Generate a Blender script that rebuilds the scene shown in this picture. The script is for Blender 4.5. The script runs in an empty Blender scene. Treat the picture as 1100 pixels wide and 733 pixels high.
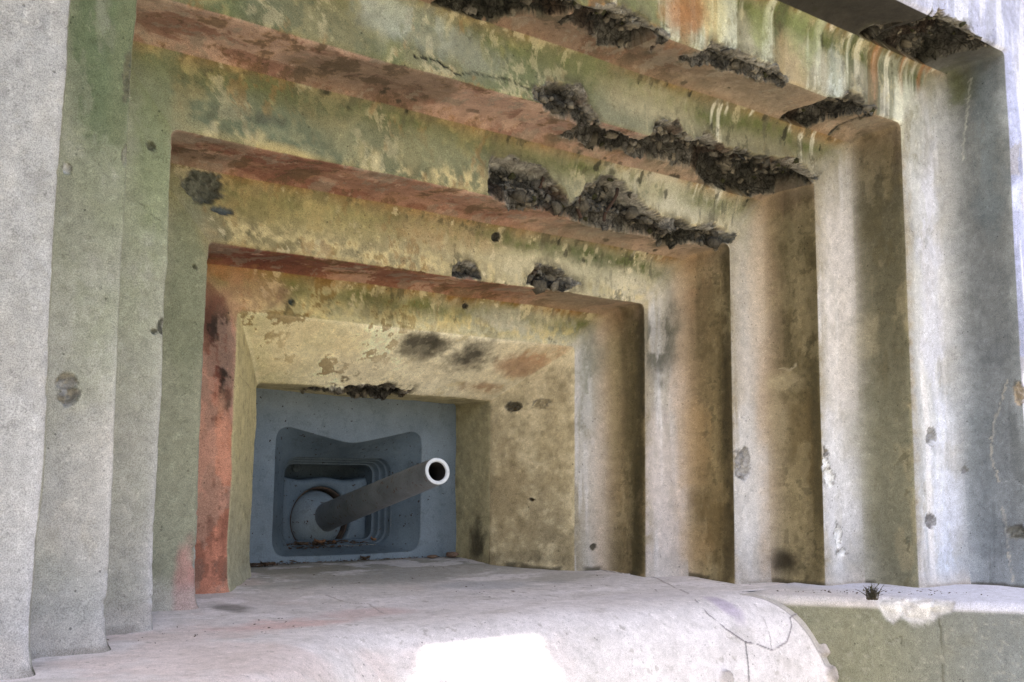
import bpy, math, random
import numpy as np
from mathutils import Vector, Matrix

random.seed(7)
RNG = np.random.default_rng(11)
scene = bpy.context.scene
COL = scene.collection
R = math.radians

# ------------------------------------------------------------------ helpers
def lin(c):
    c = np.asarray(c, float) / 255.0
    return np.where(c <= 0.04045, c / 12.92, ((c + 0.055) / 1.055) ** 2.4)

def _hash(ix, iy, iz, seed):
    h = (ix * 374761393 + iy * 668265263 + iz * 2147483647 + seed * 1274126177) & 0xFFFFFFFF
    h = ((h ^ (h >> 13)) * 1274126177) & 0xFFFFFFFF
    h = ((h ^ (h >> 16)) * 2246822519) & 0xFFFFFFFF
    return ((h ^ (h >> 15)) & 0xFFFFFF).astype(np.float32) / np.float32(0xFFFFFF)

def vnoise(P, seed=0):
    """smooth value noise in 0..1"""
    F = np.floor(P); I = F.astype(np.int64); f = (P - F).astype(np.float32)
    u = f * f * f * (f * (f * 6 - 15) + 10)
    out = 0
    for dx in (0, 1):
        wx = u[:, 0] if dx else 1 - u[:, 0]
        for dy in (0, 1):
            wy = u[:, 1] if dy else 1 - u[:, 1]
            for dz in (0, 1):
                wz = u[:, 2] if dz else 1 - u[:, 2]
                out = out + wx * wy * wz * _hash(I[:, 0] + dx, I[:, 1] + dy, I[:, 2] + dz, seed)
    return out

def fbm(P, scale, octv=3, seed=0, gain=0.5):
    """fractal noise, about -1..1"""
    P = np.asarray(P, float) * np.asarray(scale, float)
    a, s, t = 1.0, 0, 0
    for o in range(octv):
        s = s + a * (vnoise(P * (2.03 ** o) + 17.3 * o, seed + 31 * o) * 2 - 1)
        t += a; a *= gain
    return s / t * 1.6

def cells(P, scale, seed=0):
    """Worley noise: distance to the nearest and second nearest point, and an id per cell"""
    Q = np.asarray(P, float) * scale
    I = np.floor(Q).astype(np.int64); f = Q - I
    d1 = np.full(len(Q), 9.0); d2 = np.full(len(Q), 9.0); cid = np.zeros(len(Q))
    for dx in (-1, 0, 1):
        for dy in (-1, 0, 1):
            for dz in (-1, 0, 1):
                a, b, c = I[:, 0] + dx, I[:, 1] + dy, I[:, 2] + dz
                h = [_hash(a, b, c, seed + k) for k in (1, 2, 3)]
                d = np.sqrt((dx + h[0] - f[:, 0]) ** 2 + (dy + h[1] - f[:, 1]) ** 2 + (dz + h[2] - f[:, 2]) ** 2)
                n = d < d1
                d2 = np.where(n, d1, np.minimum(d2, d)); d1 = np.where(n, d, d1); cid = np.where(n, h[0], cid)
    return d1, d2, cid

def sstep(a, b, x):
    t = np.clip((x - a) / (b - a), 0, 1)
    return t * t * (3 - 2 * t)

def mixc(C, col, m):
    """mix the colour array C towards col (sRGB 0-255) by mask m"""
    C += (lin(col) - C) * np.clip(m, 0, 1)[:, None]

def link(name, me, mat=None, parent=None, smooth=True):
    o = bpy.data.objects.new(name, me)
    COL.objects.link(o)
    if mat: me.materials.append(mat)
    if parent: o.parent = parent
    if smooth: me.shade_smooth()
    return o

def tag(o, label=None, cat=None, group=None, kind=None):
    for k, v in (('label', label), ('category', cat), ('group', group), ('kind', kind)):
        if v: o[k] = v
    return o

def empty(name, loc=(0, 0, 0), rot=(0, 0, 0)):
    o = bpy.data.objects.new(name, None)
    o.empty_display_size = 0.1
    COL.objects.link(o); o.location = loc; o.rotation_euler = rot
    return o

def mesh_np(name, V, F, col=None, alpha=None):
    me = bpy.data.meshes.new(name)
    V = np.ascontiguousarray(V, np.float32); F = np.ascontiguousarray(F, np.int32)
    n = F.shape[1]
    me.vertices.add(len(V)); me.vertices.foreach_set('co', V.ravel())
    me.loops.add(F.size); me.loops.foreach_set('vertex_index', F.ravel())
    me.polygons.add(len(F)); me.polygons.foreach_set('loop_start', np.arange(0, F.size, n, dtype=np.int32))
    me.update(calc_edges=True)
    if col is not None:
        a = me.attributes.new('Col', 'FLOAT_COLOR', 'POINT')
        a.data.foreach_set('color', np.ascontiguousarray(np.c_[col, np.zeros(len(col)) if alpha is None else alpha], np.float32).ravel())
    return me

def grid_faces(ni, nj, flip=False):
    i, j = np.meshgrid(np.arange(ni - 1), np.arange(nj - 1), indexing='ij')
    a = (i * nj + j).ravel()
    F = np.stack([a, a + nj, a + nj + 1, a + 1], 1)
    return F[:, ::-1] if flip else F

class MB:
    """collects simple shapes into one mesh"""
    def __init__(s): s.v = []; s.f = []
    def add(s, V, F):
        o = len(s.v); s.v += [tuple(p) for p in V]; s.f += [tuple(i + o for i in f) for f in F]
    def tube(s, pts, rad, n=8, cap=True):
        pts = [Vector(p) for p in pts]
        if not hasattr(rad, '__len__'): rad = [rad] * len(pts)
        V = []; F = []
        for k, p in enumerate(pts):
            t = (pts[min(k + 1, len(pts) - 1)] - pts[max(k - 1, 0)]).normalized()
            a = t.orthogonal().normalized() if k == 0 else (a - t * a.dot(t)).normalized()
            b = t.cross(a)
            for q in range(n):
                w = 2 * math.pi * q / n
                V.append(p + (a * math.cos(w) + b * math.sin(w)) * rad[k])
        for k in range(len(pts) - 1):
            for q in range(n):
                r = (q + 1) % n
                F.append((k * n + q, k * n + r, (k + 1) * n + r, (k + 1) * n + q))
        if cap:
            F.append(tuple(range(n - 1, -1, -1))); F.append(tuple(range((len(pts) - 1) * n, len(pts) * n)))
        s.add(V, F)
    def loops(s, L, close_last=False):
        """L: list of loops with equal point counts"""
        n = len(L[0]); V = [p for l in L for p in l]; F = []
        for k in range(len(L) - 1):
            for q in range(n):
                r = (q + 1) % n
                F.append((k * n + q, k * n + r, (k + 1) * n + r, (k + 1) * n + q))
        if close_last: F.append(tuple(range((len(L) - 1) * n, len(L) * n)))
        s.add(V, F)
    def build(s, name, mat=None, parent=None, smooth=True):
        me = bpy.data.meshes.new(name); me.from_pydata([tuple(p) for p in s.v], [], s.f); me.update()
        return link(name, me, mat, parent, smooth)

# ------------------------------------------------------------------ materials
class NT:
    def __init__(s, name):
        s.m = bpy.data.materials.new(name); s.m.use_nodes = True
        s.t = s.m.node_tree; s.t.nodes.clear()
        s.out = s.n('ShaderNodeOutputMaterial'); s.b = s.n('ShaderNodeBsdfPrincipled')
        s.l(s.b.outputs[0], s.out.inputs[0])
    def n(s, typ, **kw):
        o = s.t.nodes.new(typ)
        for k, v in kw.items(): setattr(o, k, v)
        return o
    def l(s, a, b): s.t.links.new(a, b)
    def coord(s): return s.n('ShaderNodeTexCoord').outputs['Object']
    def noise(s, co, scale, detail=4, rough=0.55):
        o = s.n('ShaderNodeTexNoise'); o.inputs['Scale'].default_value = scale
        o.inputs['Detail'].default_value = detail; o.inputs['Roughness'].default_value = rough
        s.l(co, o.inputs['Vector']); return o.outputs['Fac']
    def voro(s, co, scale, feature='F1'):
        o = s.n('ShaderNodeTexVoronoi', feature=feature); o.inputs['Scale'].default_value = scale
        s.l(co, o.inputs['Vector']); return o.outputs['Distance']
    def ramp(s, fac, stops):
        o = s.n('ShaderNodeValToRGB'); e = o.color_ramp.elements
        while len(e) < len(stops): e.new(0.5)
        for k, (p, c) in enumerate(stops):
            e[k].position = p; e[k].color = (*c, 1) if hasattr(c, '__len__') else (c, c, c, 1)
        s.l(fac, o.inputs[0]); return o.outputs[0]
    def mul(s, a, b, fac=1.0, mode='MULTIPLY'):
        o = s.n('ShaderNodeMix', data_type='RGBA', blend_type=mode); o.inputs['Factor'].default_value = fac
        s.l(a, o.inputs['A']); s.l(b, o.inputs['B']); return o.outputs['Result']
    def mixf(s, fac, a, b):
        o = s.n('ShaderNodeMix', data_type='RGBA'); s.l(fac, o.inputs['Factor'])
        for v, k in ((a, 'A'), (b, 'B')):
            if hasattr(v, '__len__'): o.inputs[k].default_value = (*v, 1)
            else: s.l(v, o.inputs[k])
        return o.outputs['Result']
    def warp(s, co, scale, amt):
        o = s.n('ShaderNodeTexNoise'); o.inputs['Scale'].default_value = scale; o.inputs['Detail'].default_value = 3
        s.l(co, o.inputs['Vector'])
        v = s.n('ShaderNodeVectorMath', operation='MULTIPLY_ADD'); v.inputs[1].default_value = (amt, amt, amt)
        s.l(o.outputs['Color'], v.inputs[0]); s.l(co, v.inputs[2]); return v.outputs[0]
    def bump(s, h, strength, dist, prev=None):
        o = s.n('ShaderNodeBump'); o.inputs['Strength'].default_value = strength; o.inputs['Distance'].default_value = dist
        s.l(h, o.inputs['Height'])
        if prev is not None: s.l(prev, o.inputs['Normal'])
        return o.outputs['Normal']

def concrete_mat(name, speck=0.5, bumps=1.0):
    """colour and a broken-stone mask come with the mesh; sand grain, air holes and fracture texture are added here"""
    t = NT(name); co = t.coord()
    at = t.n('ShaderNodeAttribute', attribute_name='Col'); a, rock = at.outputs['Color'], at.outputs['Alpha']
    c = t.mul(a, t.ramp(t.noise(co, 26, 8, 0.7), [(0.32, 0.80), (0.5, 1.0), (0.68, 1.16)]), 0.8)
    c = t.mul(c, t.ramp(t.noise(co, 320, 2, 0.5), [(0.34, 0.5), (0.5, 1.0), (0.66, 1.45)]), speck)
    hole = t.ramp(t.voro(co, 28), [(0.085, 0.0), (0.12, 1.0)])              # air holes
    pick = t.ramp(t.noise(co, 9, 2, 0.5), [(0.55, 1.0), (0.62, 0.0)])       # only here and there
    hm = t.n('ShaderNodeMath', operation='MAXIMUM'); t.l(hole, hm.inputs[0]); t.l(pick, hm.inputs[1])
    c = t.mul(c, t.ramp(hm.outputs[0], [(0.0, 0.34), (1.0, 1.0)]), 0.8)
    fl = t.ramp(t.noise(co, 60, 5, 0.72), [(0.60, 1.0), (0.66, 0.0)])         # dark flecks
    c = t.mul(c, t.ramp(fl, [(0.0, 0.62), (1.0, 1.0)]), 0.75)
    pf = t.ramp(t.noise(co, 42, 6, 0.72), [(0.36, 1.28), (0.41, 1.0)])        # pale flecks
    c = t.mul(c, pf, 0.8)
    rk = t.ramp(t.noise(co, 30, 9, 0.74), [(0.36, 0.12), (0.47, 0.6), (0.58, 1.15), (0.70, 1.8)])
    rk = t.mul(rk, t.ramp(t.voro(t.warp(co, 14, .05), 24, 'DISTANCE_TO_EDGE'), [(0.0, 0.2), (0.09, 1.0)]), 0.8)  # crevices between the stones darkened in colour, as if shaded
    cr = t.mul(a, rk)
    m = t.n('ShaderNodeMix', data_type='RGBA'); t.l(rock, m.inputs['Factor']); t.l(c, m.inputs['A']); t.l(cr, m.inputs['B'])
    t.l(m.outputs['Result'], t.b.inputs['Base Color'])
    t.b.inputs['Roughness'].default_value = 0.92
    t.b.inputs['Specular IOR Level'].default_value = 0.25
    n = t.bump(t.noise(co, 22, 6, 0.6), 0.09 * bumps, 0.012)
    n = t.bump(t.noise(co, 300, 3, 0.7), 0.4 * bumps, 0.003, n)
    n = t.bump(hm.outputs[0], 0.5, 0.004, n)
    rb = t.n('ShaderNodeBump'); rb.inputs['Distance'].default_value = 0.03
    t.l(rk, rb.inputs['Height']); t.l(rock, rb.inputs['Strength']); t.l(n, rb.inputs['Normal'])
    t.l(rb.outputs['Normal'], t.b.inputs['Normal'])
    return t.m

def simple_mat(name, stops, scale=12, rough=0.6, bump=0.2, bscale=80, metal=0.0, dist=0.004):
    t = NT(name); co = t.coord()
    t.l(t.ramp(t.noise(co, scale, 6, 0.65), stops), t.b.inputs['Base Color'])
    t.b.inputs['Roughness'].default_value = rough; t.b.inputs['Metallic'].default_value = metal
    t.l(t.bump(t.noise(co, bscale, 4, 0.7), bump, dist), t.b.inputs['Normal'])
    return t.m

def steel_mat(name, base, worn, dirt, rust, chips=0.655):
    """old paint on steel: faded patches, fine dirt, rust specks and chips"""
    t = NT(name); co = t.coord()
    c = t.mixf(t.ramp(t.noise(co, 5, 6, 0.65), [(0.35, 0.0), (0.68, 1.0)]), lin(base), lin(worn))
    c = t.mixf(t.ramp(t.noise(co, 16, 8, 0.72), [(0.52, 0.0), (0.75, 0.75)]), c, lin(dirt))
    c = t.mixf(t.ramp(t.noise(co, 55, 3, 0.5), [(chips, 0.0), (chips + 0.03, 1.0)]), c, lin(rust))
    c = t.mul(c, t.ramp(t.noise(co, 160, 2, 0.6), [(0.3, 0.8), (0.7, 1.15)]), 0.7)
    t.l(c, t.b.inputs['Base Color'])
    t.b.inputs['Roughness'].default_value = 0.62
    t.b.inputs['Specular IOR Level'].default_value = 0.3
    n = t.bump(t.noise(co, 30, 5, 0.6), 0.15, 0.006)
    n = t.bump(t.noise(co, 190, 3, 0.7), 0.25, 0.002, n)
    t.l(n, t.b.inputs['Normal'])
    return t.m

M_CON = concrete_mat('weathered_concrete', 0.55)
M_FLOOR = concrete_mat('worn_sill_concrete', 0.35, 0.8)
# ------------------------------------------------------------------ marks on the concrete, in metres
STAINS=[
 ('ST',(0.029,-0.559,0.980),0.108,0.062,(62, 58, 50),0.9),
 ('ST',(0.337,-0.532,0.960),0.104,0.065,(58, 54, 46),0.9),
 ('ST',(0.116,-0.563,0.983),0.059,0.034,(80, 75, 62),0.6),
 ('ST',(0.647,-0.506,0.941),0.135,0.045,(150, 100, 60),0.6),
 ('ST',(0.760,-0.582,0.998),0.118,0.045,(190, 150, 110),0.5),
 ('ST',(0.500,-0.367,0.837),0.099,0.027,(140, 95, 55),0.6),
 ('ST',(-0.508,-0.511,0.944),0.238,0.087,(222, 205, 160),0.6),
 ('ST',(-0.029,-0.407,0.867),0.297,0.059,(205, 192, 160),0.6),
 ('V0',(0.631,-0.182,0.068),0.056,0.122,(58, 52, 38),0.8),
 ('SR',(0.725,-0.420,0.011),0.207,0.037,(95, 85, 62),0.6),
 ('SR',(0.681,-0.362,0.278),0.101,0.322,(152, 132, 90),0.4),
 ('SR',(0.834,-0.567,0.594),0.100,0.318,(160, 142, 100),0.4),
 ('F0',(-0.965,-0.635,0.985),0.052,0.126,(52, 42, 36),0.95),
 ('F0',(-0.928,-0.635,0.826),0.041,0.185,(48, 40, 34),0.95),
 ('F0',(-0.899,-0.635,0.684),0.022,0.148,(50, 42, 36),0.7),
 ('F0',(-0.977,-0.635,0.680),0.033,0.221,(140, 84, 64),0.7),
 ('F0',(-0.936,-0.635,0.329),0.074,0.313,(196, 132, 100),0.9),
 ('F0',(-0.947,-0.635,0.087),0.074,0.148,(192, 128, 100),0.9),
 ('F0',(-0.960,-0.635,0.539),0.059,0.147,(186, 128, 98),0.75),
 ('F0',(-0.895,-0.635,0.241),0.019,0.130,(100, 60, 48),0.5),
 ('F0',(-0.854,-0.635,1.088),0.135,0.098,(186, 136, 108),0.4),
 ('F0',(-0.943,-0.635,1.188),0.097,0.067,(176, 118, 84),0.35),
 ('F0',(-0.316,-0.635,1.107),0.238,0.064,(96, 86, 52),0.45),
 ('F0',(0.542,-0.635,1.131),0.263,0.061,(196, 190, 172),0.5),
 ('F0',(0.980,-0.635,0.826),0.074,0.276,(128, 128, 108),0.7),
 ('F0',(1.017,-0.635,0.371),0.074,0.369,(188, 176, 160),0.6),
 ('F1',(-1.148,-0.908,0.041),0.034,0.164,(186, 144, 132),0.85),
 ('F1',(-1.126,-0.908,-0.016),0.024,0.137,(186, 140, 128),0.85),
 ('F1',(-1.167,-0.908,-0.045),0.024,0.075,(180, 112, 100),0.7),
 ('F1',(1.184,-0.908,1.026),0.091,0.238,(92, 90, 76),0.85),
 ('F1',(1.278,-0.908,1.195),0.056,0.121,(112, 108, 92),0.6),
 ('F1',(1.292,-0.908,0.827),0.046,0.139,(196, 178, 160),0.6),
 ('F1',(1.219,-0.908,0.286),0.109,0.411,(205, 194, 188),0.7),
 ('F1',(1.139,-0.908,1.597),0.278,0.102,(192, 188, 168),0.5),
 ('F1',(-0.693,-0.908,1.380),0.293,0.088,(170, 156, 92),0.5),
 ('F1',(-0.925,-0.908,1.379),0.179,0.064,(130, 118, 58),0.5),
 ('F1',(0.537,-0.908,1.335),0.339,0.085,(200, 190, 150),0.4),
 ('F1',(-0.129,-0.908,1.389),0.234,0.055,(190, 160, 110),0.5),
 ('F2',(-1.211,-1.206,1.580),0.231,0.079,(112, 122, 94),0.6),
 ('F2',(-0.897,-1.206,1.580),0.239,0.075,(108, 118, 92),0.7),
 ('F2',(-1.111,-1.206,1.618),0.100,0.027,(90, 92, 78),0.55),
 ('F2',(-1.072,-1.206,1.511),0.200,0.033,(196, 172, 100),0.6),
 ('F2',(-0.630,-1.206,1.634),0.212,0.088,(150, 142, 98),0.5),
 ('F2',(-0.339,-1.206,1.656),0.147,0.081,(140, 140, 100),0.5),
 ('F2',(0.836,-1.206,1.716),0.215,0.129,(200, 192, 165),0.6),
 ('F2',(1.466,-1.206,1.135),0.083,0.414,(200, 190, 180),0.5),
 ('F2',(1.476,-1.206,0.290),0.109,0.410,(214, 212, 212),0.6),
 ('F2',(1.557,-1.206,1.374),0.066,0.328,(204, 188, 166),0.5),
 ('F3',(-0.680,-1.523,1.955),0.210,0.102,(168, 174, 162),0.75),
 ('F3',(-0.440,-1.523,1.925),0.153,0.077,(140, 142, 122),0.7),
 ('F3',(-1.006,-1.523,1.859),0.194,0.097,(120, 118, 84),0.5),
 ('F3',(0.101,-1.523,1.970),0.189,0.083,(110, 112, 72),0.6),
 ('F3',(0.515,-1.523,1.950),0.240,0.080,(180, 168, 130),0.5),
 ('F3',(1.769,-1.523,1.220),0.093,0.651,(214, 206, 200),0.6),
 ('F3',(1.759,-1.523,0.295),0.110,0.413,(216, 216, 222),0.6),
 ('F3',(-1.705,-1.523,1.640),0.100,0.324,(96, 112, 78),0.75),
 ('F3',(-1.636,-1.523,1.602),0.041,0.413,(118, 124, 94),0.6),
 ('F3',(-1.663,-1.523,0.167),0.111,0.415,(178, 178, 176),0.5),
 ('F2',(-1.443,-1.206,1.468),0.064,0.385,(126, 136, 98),0.6),
 ('F1',(-1.197,-0.908,1.082),0.062,0.412,(120, 126, 96),0.5),
 ('F4',(1.891,-1.817,2.159),0.043,0.182,(216, 216, 194),0.85),
 ('F4',(1.379,-1.817,2.195),0.053,0.151,(204, 212, 206),0.75),
 ('F4',(0.852,-1.817,2.248),0.058,0.165,(150, 160, 90),0.6),
 ('F4',(0.562,-1.817,2.209),0.071,0.158,(210, 200, 140),0.6),
 ('F4',(0.399,-1.817,2.202),0.108,0.108,(176, 112, 44),0.75),
 ('F4',(0.217,-1.817,2.058),0.081,0.066,(170, 104, 46),0.7),
 ('F4',(1.066,-1.817,2.160),0.085,0.127,(186, 160, 112),0.6),
 ('F4',(1.171,-1.817,2.356),0.096,0.175,(150, 165, 105),0.5),
 ('F4',(1.613,-1.817,2.185),0.101,0.138,(124, 120, 92),0.6),
 ('F4',(2.098,-1.817,1.354),0.076,0.762,(214, 214, 226),0.6),
 ('F4',(2.121,-1.817,0.385),0.094,0.518,(214, 218, 234),0.6),
 ('F4',(2.025,-1.817,2.027),0.087,0.194,(120, 112, 70),0.5),
 ('V5',(2.294,-1.793,2.304),0.143,0.154,(88, 92, 44),0.7),
 ('V5',(2.294,-2.020,1.986),0.069,0.445,(120, 132, 138),0.5),
 ('V5',(2.294,-1.896,0.386),0.096,0.481,(116, 124, 128),0.5),
 ('V4',(1.901,-1.610,1.819),0.096,0.288,(86, 80, 58),0.7),
 ('V4',(1.901,-1.669,1.351),0.141,0.563,(104, 98, 70),0.4),
 ('V4',(1.901,-1.655,0.383),0.139,0.462,(134, 132, 108),0.5),
 ('V3',(1.617,-1.377,1.540),0.093,0.187,(104, 96, 66),0.5),
 ('V3',(1.617,-1.313,0.867),0.101,0.083,(176, 162, 126),0.7),
 ('V3',(1.617,-1.271,0.734),0.046,0.231,(166, 152, 120),0.6),
 ('V3',(1.617,-1.413,0.597),0.064,0.273,(116, 98, 60),0.5),
 ('V3',(1.617,-1.305,0.018),0.083,0.074,(58, 50, 34),0.85),
 ('V2',(1.369,-1.038,0.199),0.119,0.229,(112, 92, 50),0.6),
 ('V2',(1.369,-0.951,1.387),0.038,0.235,(180, 140, 100),0.5),
 ('V1',(1.086,-0.878,0.998),0.032,0.317,(66, 62, 46),0.8),
 ('V1',(1.086,-0.794,0.913),0.055,0.549,(104, 94, 62),0.6),
 ('V1',(1.086,-0.695,0.828),0.037,0.370,(165, 150, 108),0.5),
 ('V2',(1.369,-1.189,0.815),0.041,0.632,(70, 62, 40),0.8),
 ('V3',(1.617,-1.517,0.897),0.041,0.722,(84, 76, 50),0.7),
 ('V1',(1.086,-0.871,0.286),0.032,0.360,(78, 70, 44),0.7),
 ('V2',(1.369,-1.174,0.118),0.041,0.226,(80, 70, 44),0.6),
 ('FL',(-1.001,-0.946,-0.062),0.062,0.024,(120, 116, 112),0.8),
 ('FL',(-1.006,-1.335,-0.080),0.189,0.031,(214, 180, 176),0.7),
 ('FL',(-0.651,-1.227,-0.080),0.168,0.027,(206, 182, 180),0.6),
 ('FL',(0.842,-1.623,-0.124),0.051,0.079,(186, 174, 192),0.85),
 ('FL',(-0.029,-0.520,-0.034),0.498,0.042,(150, 148, 142),0.6),
 ('FL',(0.235,-0.839,-0.055),0.244,0.032,(160, 162, 168),0.5),
 ('FL',(-0.306,-0.192,-0.013),0.256,0.030,(128, 122, 106),0.6),
 ('FL',(0.667,-0.762,-0.050),0.261,0.026,(150, 146, 134),0.5),
 ('FL',(0.653,-1.365,-0.080),0.238,0.032,(205, 200, 204),0.5),
]
CRACKS=[
 ('F3',[(-0.666,-1.523,1.853),(-0.620,-1.523,1.852),(-0.561,-1.523,1.856),(-0.512,-1.523,1.848),(-0.479,-1.523,1.832),(-0.397,-1.523,1.852),(-0.312,-1.523,1.862),(-0.246,-1.523,1.867),(-0.189,-1.523,1.863),(-0.134,-1.523,1.857)],0.007,(18, 18, 13),1),
 ('F3',[(-0.419,-1.523,1.966),(-0.391,-1.523,2.027),(-0.357,-1.523,2.058)],0.006,(40, 40, 32),0.8),
 ('F3',[(-1.781,-1.523,1.467),(-1.748,-1.523,1.469),(-1.714,-1.523,1.461),(-1.695,-1.523,1.448),(-1.668,-1.523,1.449)],0.004,(70, 68, 56),0.8),
 ('F3',[(-1.782,-1.523,1.302),(-1.746,-1.523,1.301),(-1.724,-1.523,1.278),(-1.697,-1.523,1.257),(-1.683,-1.523,1.237),(-1.656,-1.523,1.223)],0.004,(70, 68, 60),0.8),
 ('F2',[(-1.478,-1.206,1.253),(-1.447,-1.206,1.234),(-1.409,-1.206,1.206)],0.004,(74, 74, 58),0.8),
 ('F2',[(-1.440,-1.206,1.107),(-1.405,-1.206,1.130),(-1.374,-1.206,1.110)],0.003,(84, 84, 68),0.6),
 ('F2',[(-1.339,-1.206,1.546),(-1.321,-1.206,1.588),(-1.333,-1.206,1.624),(-1.365,-1.206,1.642)],0.005,(70, 72, 56),0.7),
 ('F0',[(-1.000,-0.635,0.615),(-0.970,-0.635,0.602),(-0.918,-0.635,0.611)],0.004,(70, 44, 36),0.8),
 ('F0',[(-0.968,-0.635,0.225),(-0.939,-0.635,0.238),(-0.879,-0.635,0.223)],0.004,(90, 56, 44),0.7),
 ('F0',[(-0.938,-0.635,0.469),(-0.922,-0.635,0.364),(-0.931,-0.635,0.224),(-0.916,-0.635,0.051)],0.004,(80, 48, 38),0.8),
 ('SL',[(-0.934,-0.710,0.812),(-0.857,-0.608,0.789),(-0.787,-0.516,0.778),(-0.677,-0.372,0.732)],0.004,(74, 64, 46),0.9),
 ('FL',[(1.022,-0.628,-0.041),(1.045,-0.798,-0.052),(1.113,-0.854,-0.056),(1.093,-0.970,-0.063)],0.005,(70, 66, 60),0.8),
 ('FL',[(1.093,-0.970,-0.063),(0.985,-1.166,-0.076),(0.860,-1.370,-0.080),(0.727,-1.543,-0.091)],0.004,(110, 96, 88),0.8),
 ('FL',[(0.727,-1.543,-0.091),(0.692,-1.632,-0.131),(0.727,-1.686,-0.185),(0.807,-1.721,-0.238),(0.882,-1.728,-0.254),(0.952,-1.741,-0.280)],0.006,(104, 96, 104),0.9),
 ('FL',[(0.952,-1.741,-0.280),(1.055,-1.731,-0.257),(1.131,-1.697,-0.200),(1.147,-1.676,-0.173),(1.245,-1.659,-0.155),(1.315,-1.626,-0.127)],0.005,(120, 112, 118),0.8),
 ('FL',[(0.807,-1.721,-0.238),(0.782,-1.745,-0.286),(0.749,-1.779,-0.376)],0.006,(80, 76, 78),0.8),
 ('FL',[(1.097,-1.463,-0.082),(1.012,-1.612,-0.117),(0.986,-1.679,-0.176),(0.971,-1.718,-0.233),(0.950,-1.738,-0.273)],0.004,(150, 140, 142),0.7),
 ('FL',[(-0.567,-0.840,-0.055),(-0.577,-1.012,-0.066),(-0.524,-1.077,-0.070),(-0.578,-1.274,-0.080)],0.004,(140, 130, 126),0.7),
 ('FL',[(-1.172,-1.550,-0.093),(-1.119,-1.627,-0.128),(-1.080,-1.670,-0.166)],0.004,(150, 142, 138),0.6),
 ('FL',[(-0.053,-1.035,-0.068),(0.119,-1.053,-0.069),(0.159,-1.240,-0.080)],0.003,(150, 145, 142),0.6),
 ('V5',[(2.294,-2.065,0.868),(2.294,-2.029,0.775),(2.294,-1.991,0.646),(2.294,-1.975,0.516),(2.294,-2.009,0.387),(2.294,-2.023,0.217),(2.294,-2.041,0.050),(2.294,-2.053,-0.054)],0.007,(186, 180, 166),0.6),
 ('V5',[(2.294,-2.056,0.869),(2.294,-2.020,0.775),(2.294,-1.982,0.646),(2.294,-1.966,0.516),(2.294,-2.000,0.387),(2.294,-2.014,0.217),(2.294,-2.032,0.049)],0.004,(70, 72, 70),0.6),
 ('V5',[(2.294,-1.953,2.354),(2.294,-1.928,2.148),(2.294,-1.875,1.832),(2.294,-1.826,1.608)],0.007,(186, 186, 172),0.6),
 ('V5',[(2.294,-2.009,0.387),(2.294,-2.077,0.409),(2.294,-2.118,0.379)],0.006,(176, 182, 186),0.7),
 ('F4',[(2.294,-1.817,0.385),(2.296,-1.817,0.210),(2.298,-1.817,0.036),(2.246,-1.817,-0.091)],0.005,(90, 96, 100),0.8),
 ('F4',[(2.082,-1.817,0.086),(2.159,-1.817,0.041)],0.004,(140, 140, 150),0.6),
 ('V4',[(1.901,-1.809,2.003),(1.901,-1.839,1.905),(1.901,-1.885,1.841)],0.005,(190, 186, 170),0.6),
 ('V3',[(1.617,-1.105,0.927),(1.617,-1.165,0.978),(1.617,-1.249,0.939),(1.617,-1.337,0.919),(1.617,-1.392,0.942)],0.008,(176, 164, 132),0.8),
 ('V4',[(1.901,-1.676,0.042),(1.901,-1.647,0.168),(1.901,-1.675,0.276)],0.004,(70, 66, 50),0.6),
 ('V4',[(1.901,-1.721,0.213),(1.901,-1.700,0.044),(1.901,-1.714,-0.072)],0.006,(80, 76, 58),0.5),
 ('CW',[(1.542,-2.116,-0.112),(1.544,-2.119,-0.215),(1.550,-2.127,-0.307),(1.544,-2.119,-0.409)],0.006,(100, 100, 88),0.8),
 ('CW',[(1.425,-1.960,-0.261),(1.454,-1.998,-0.236),(1.457,-2.002,-0.296)],0.004,(90, 90, 78),0.6),
 ('CW',[(1.417,-1.949,-0.131),(1.460,-2.006,-0.162),(1.503,-2.063,-0.162)],0.004,(190, 190, 184),0.6),
]
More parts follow.
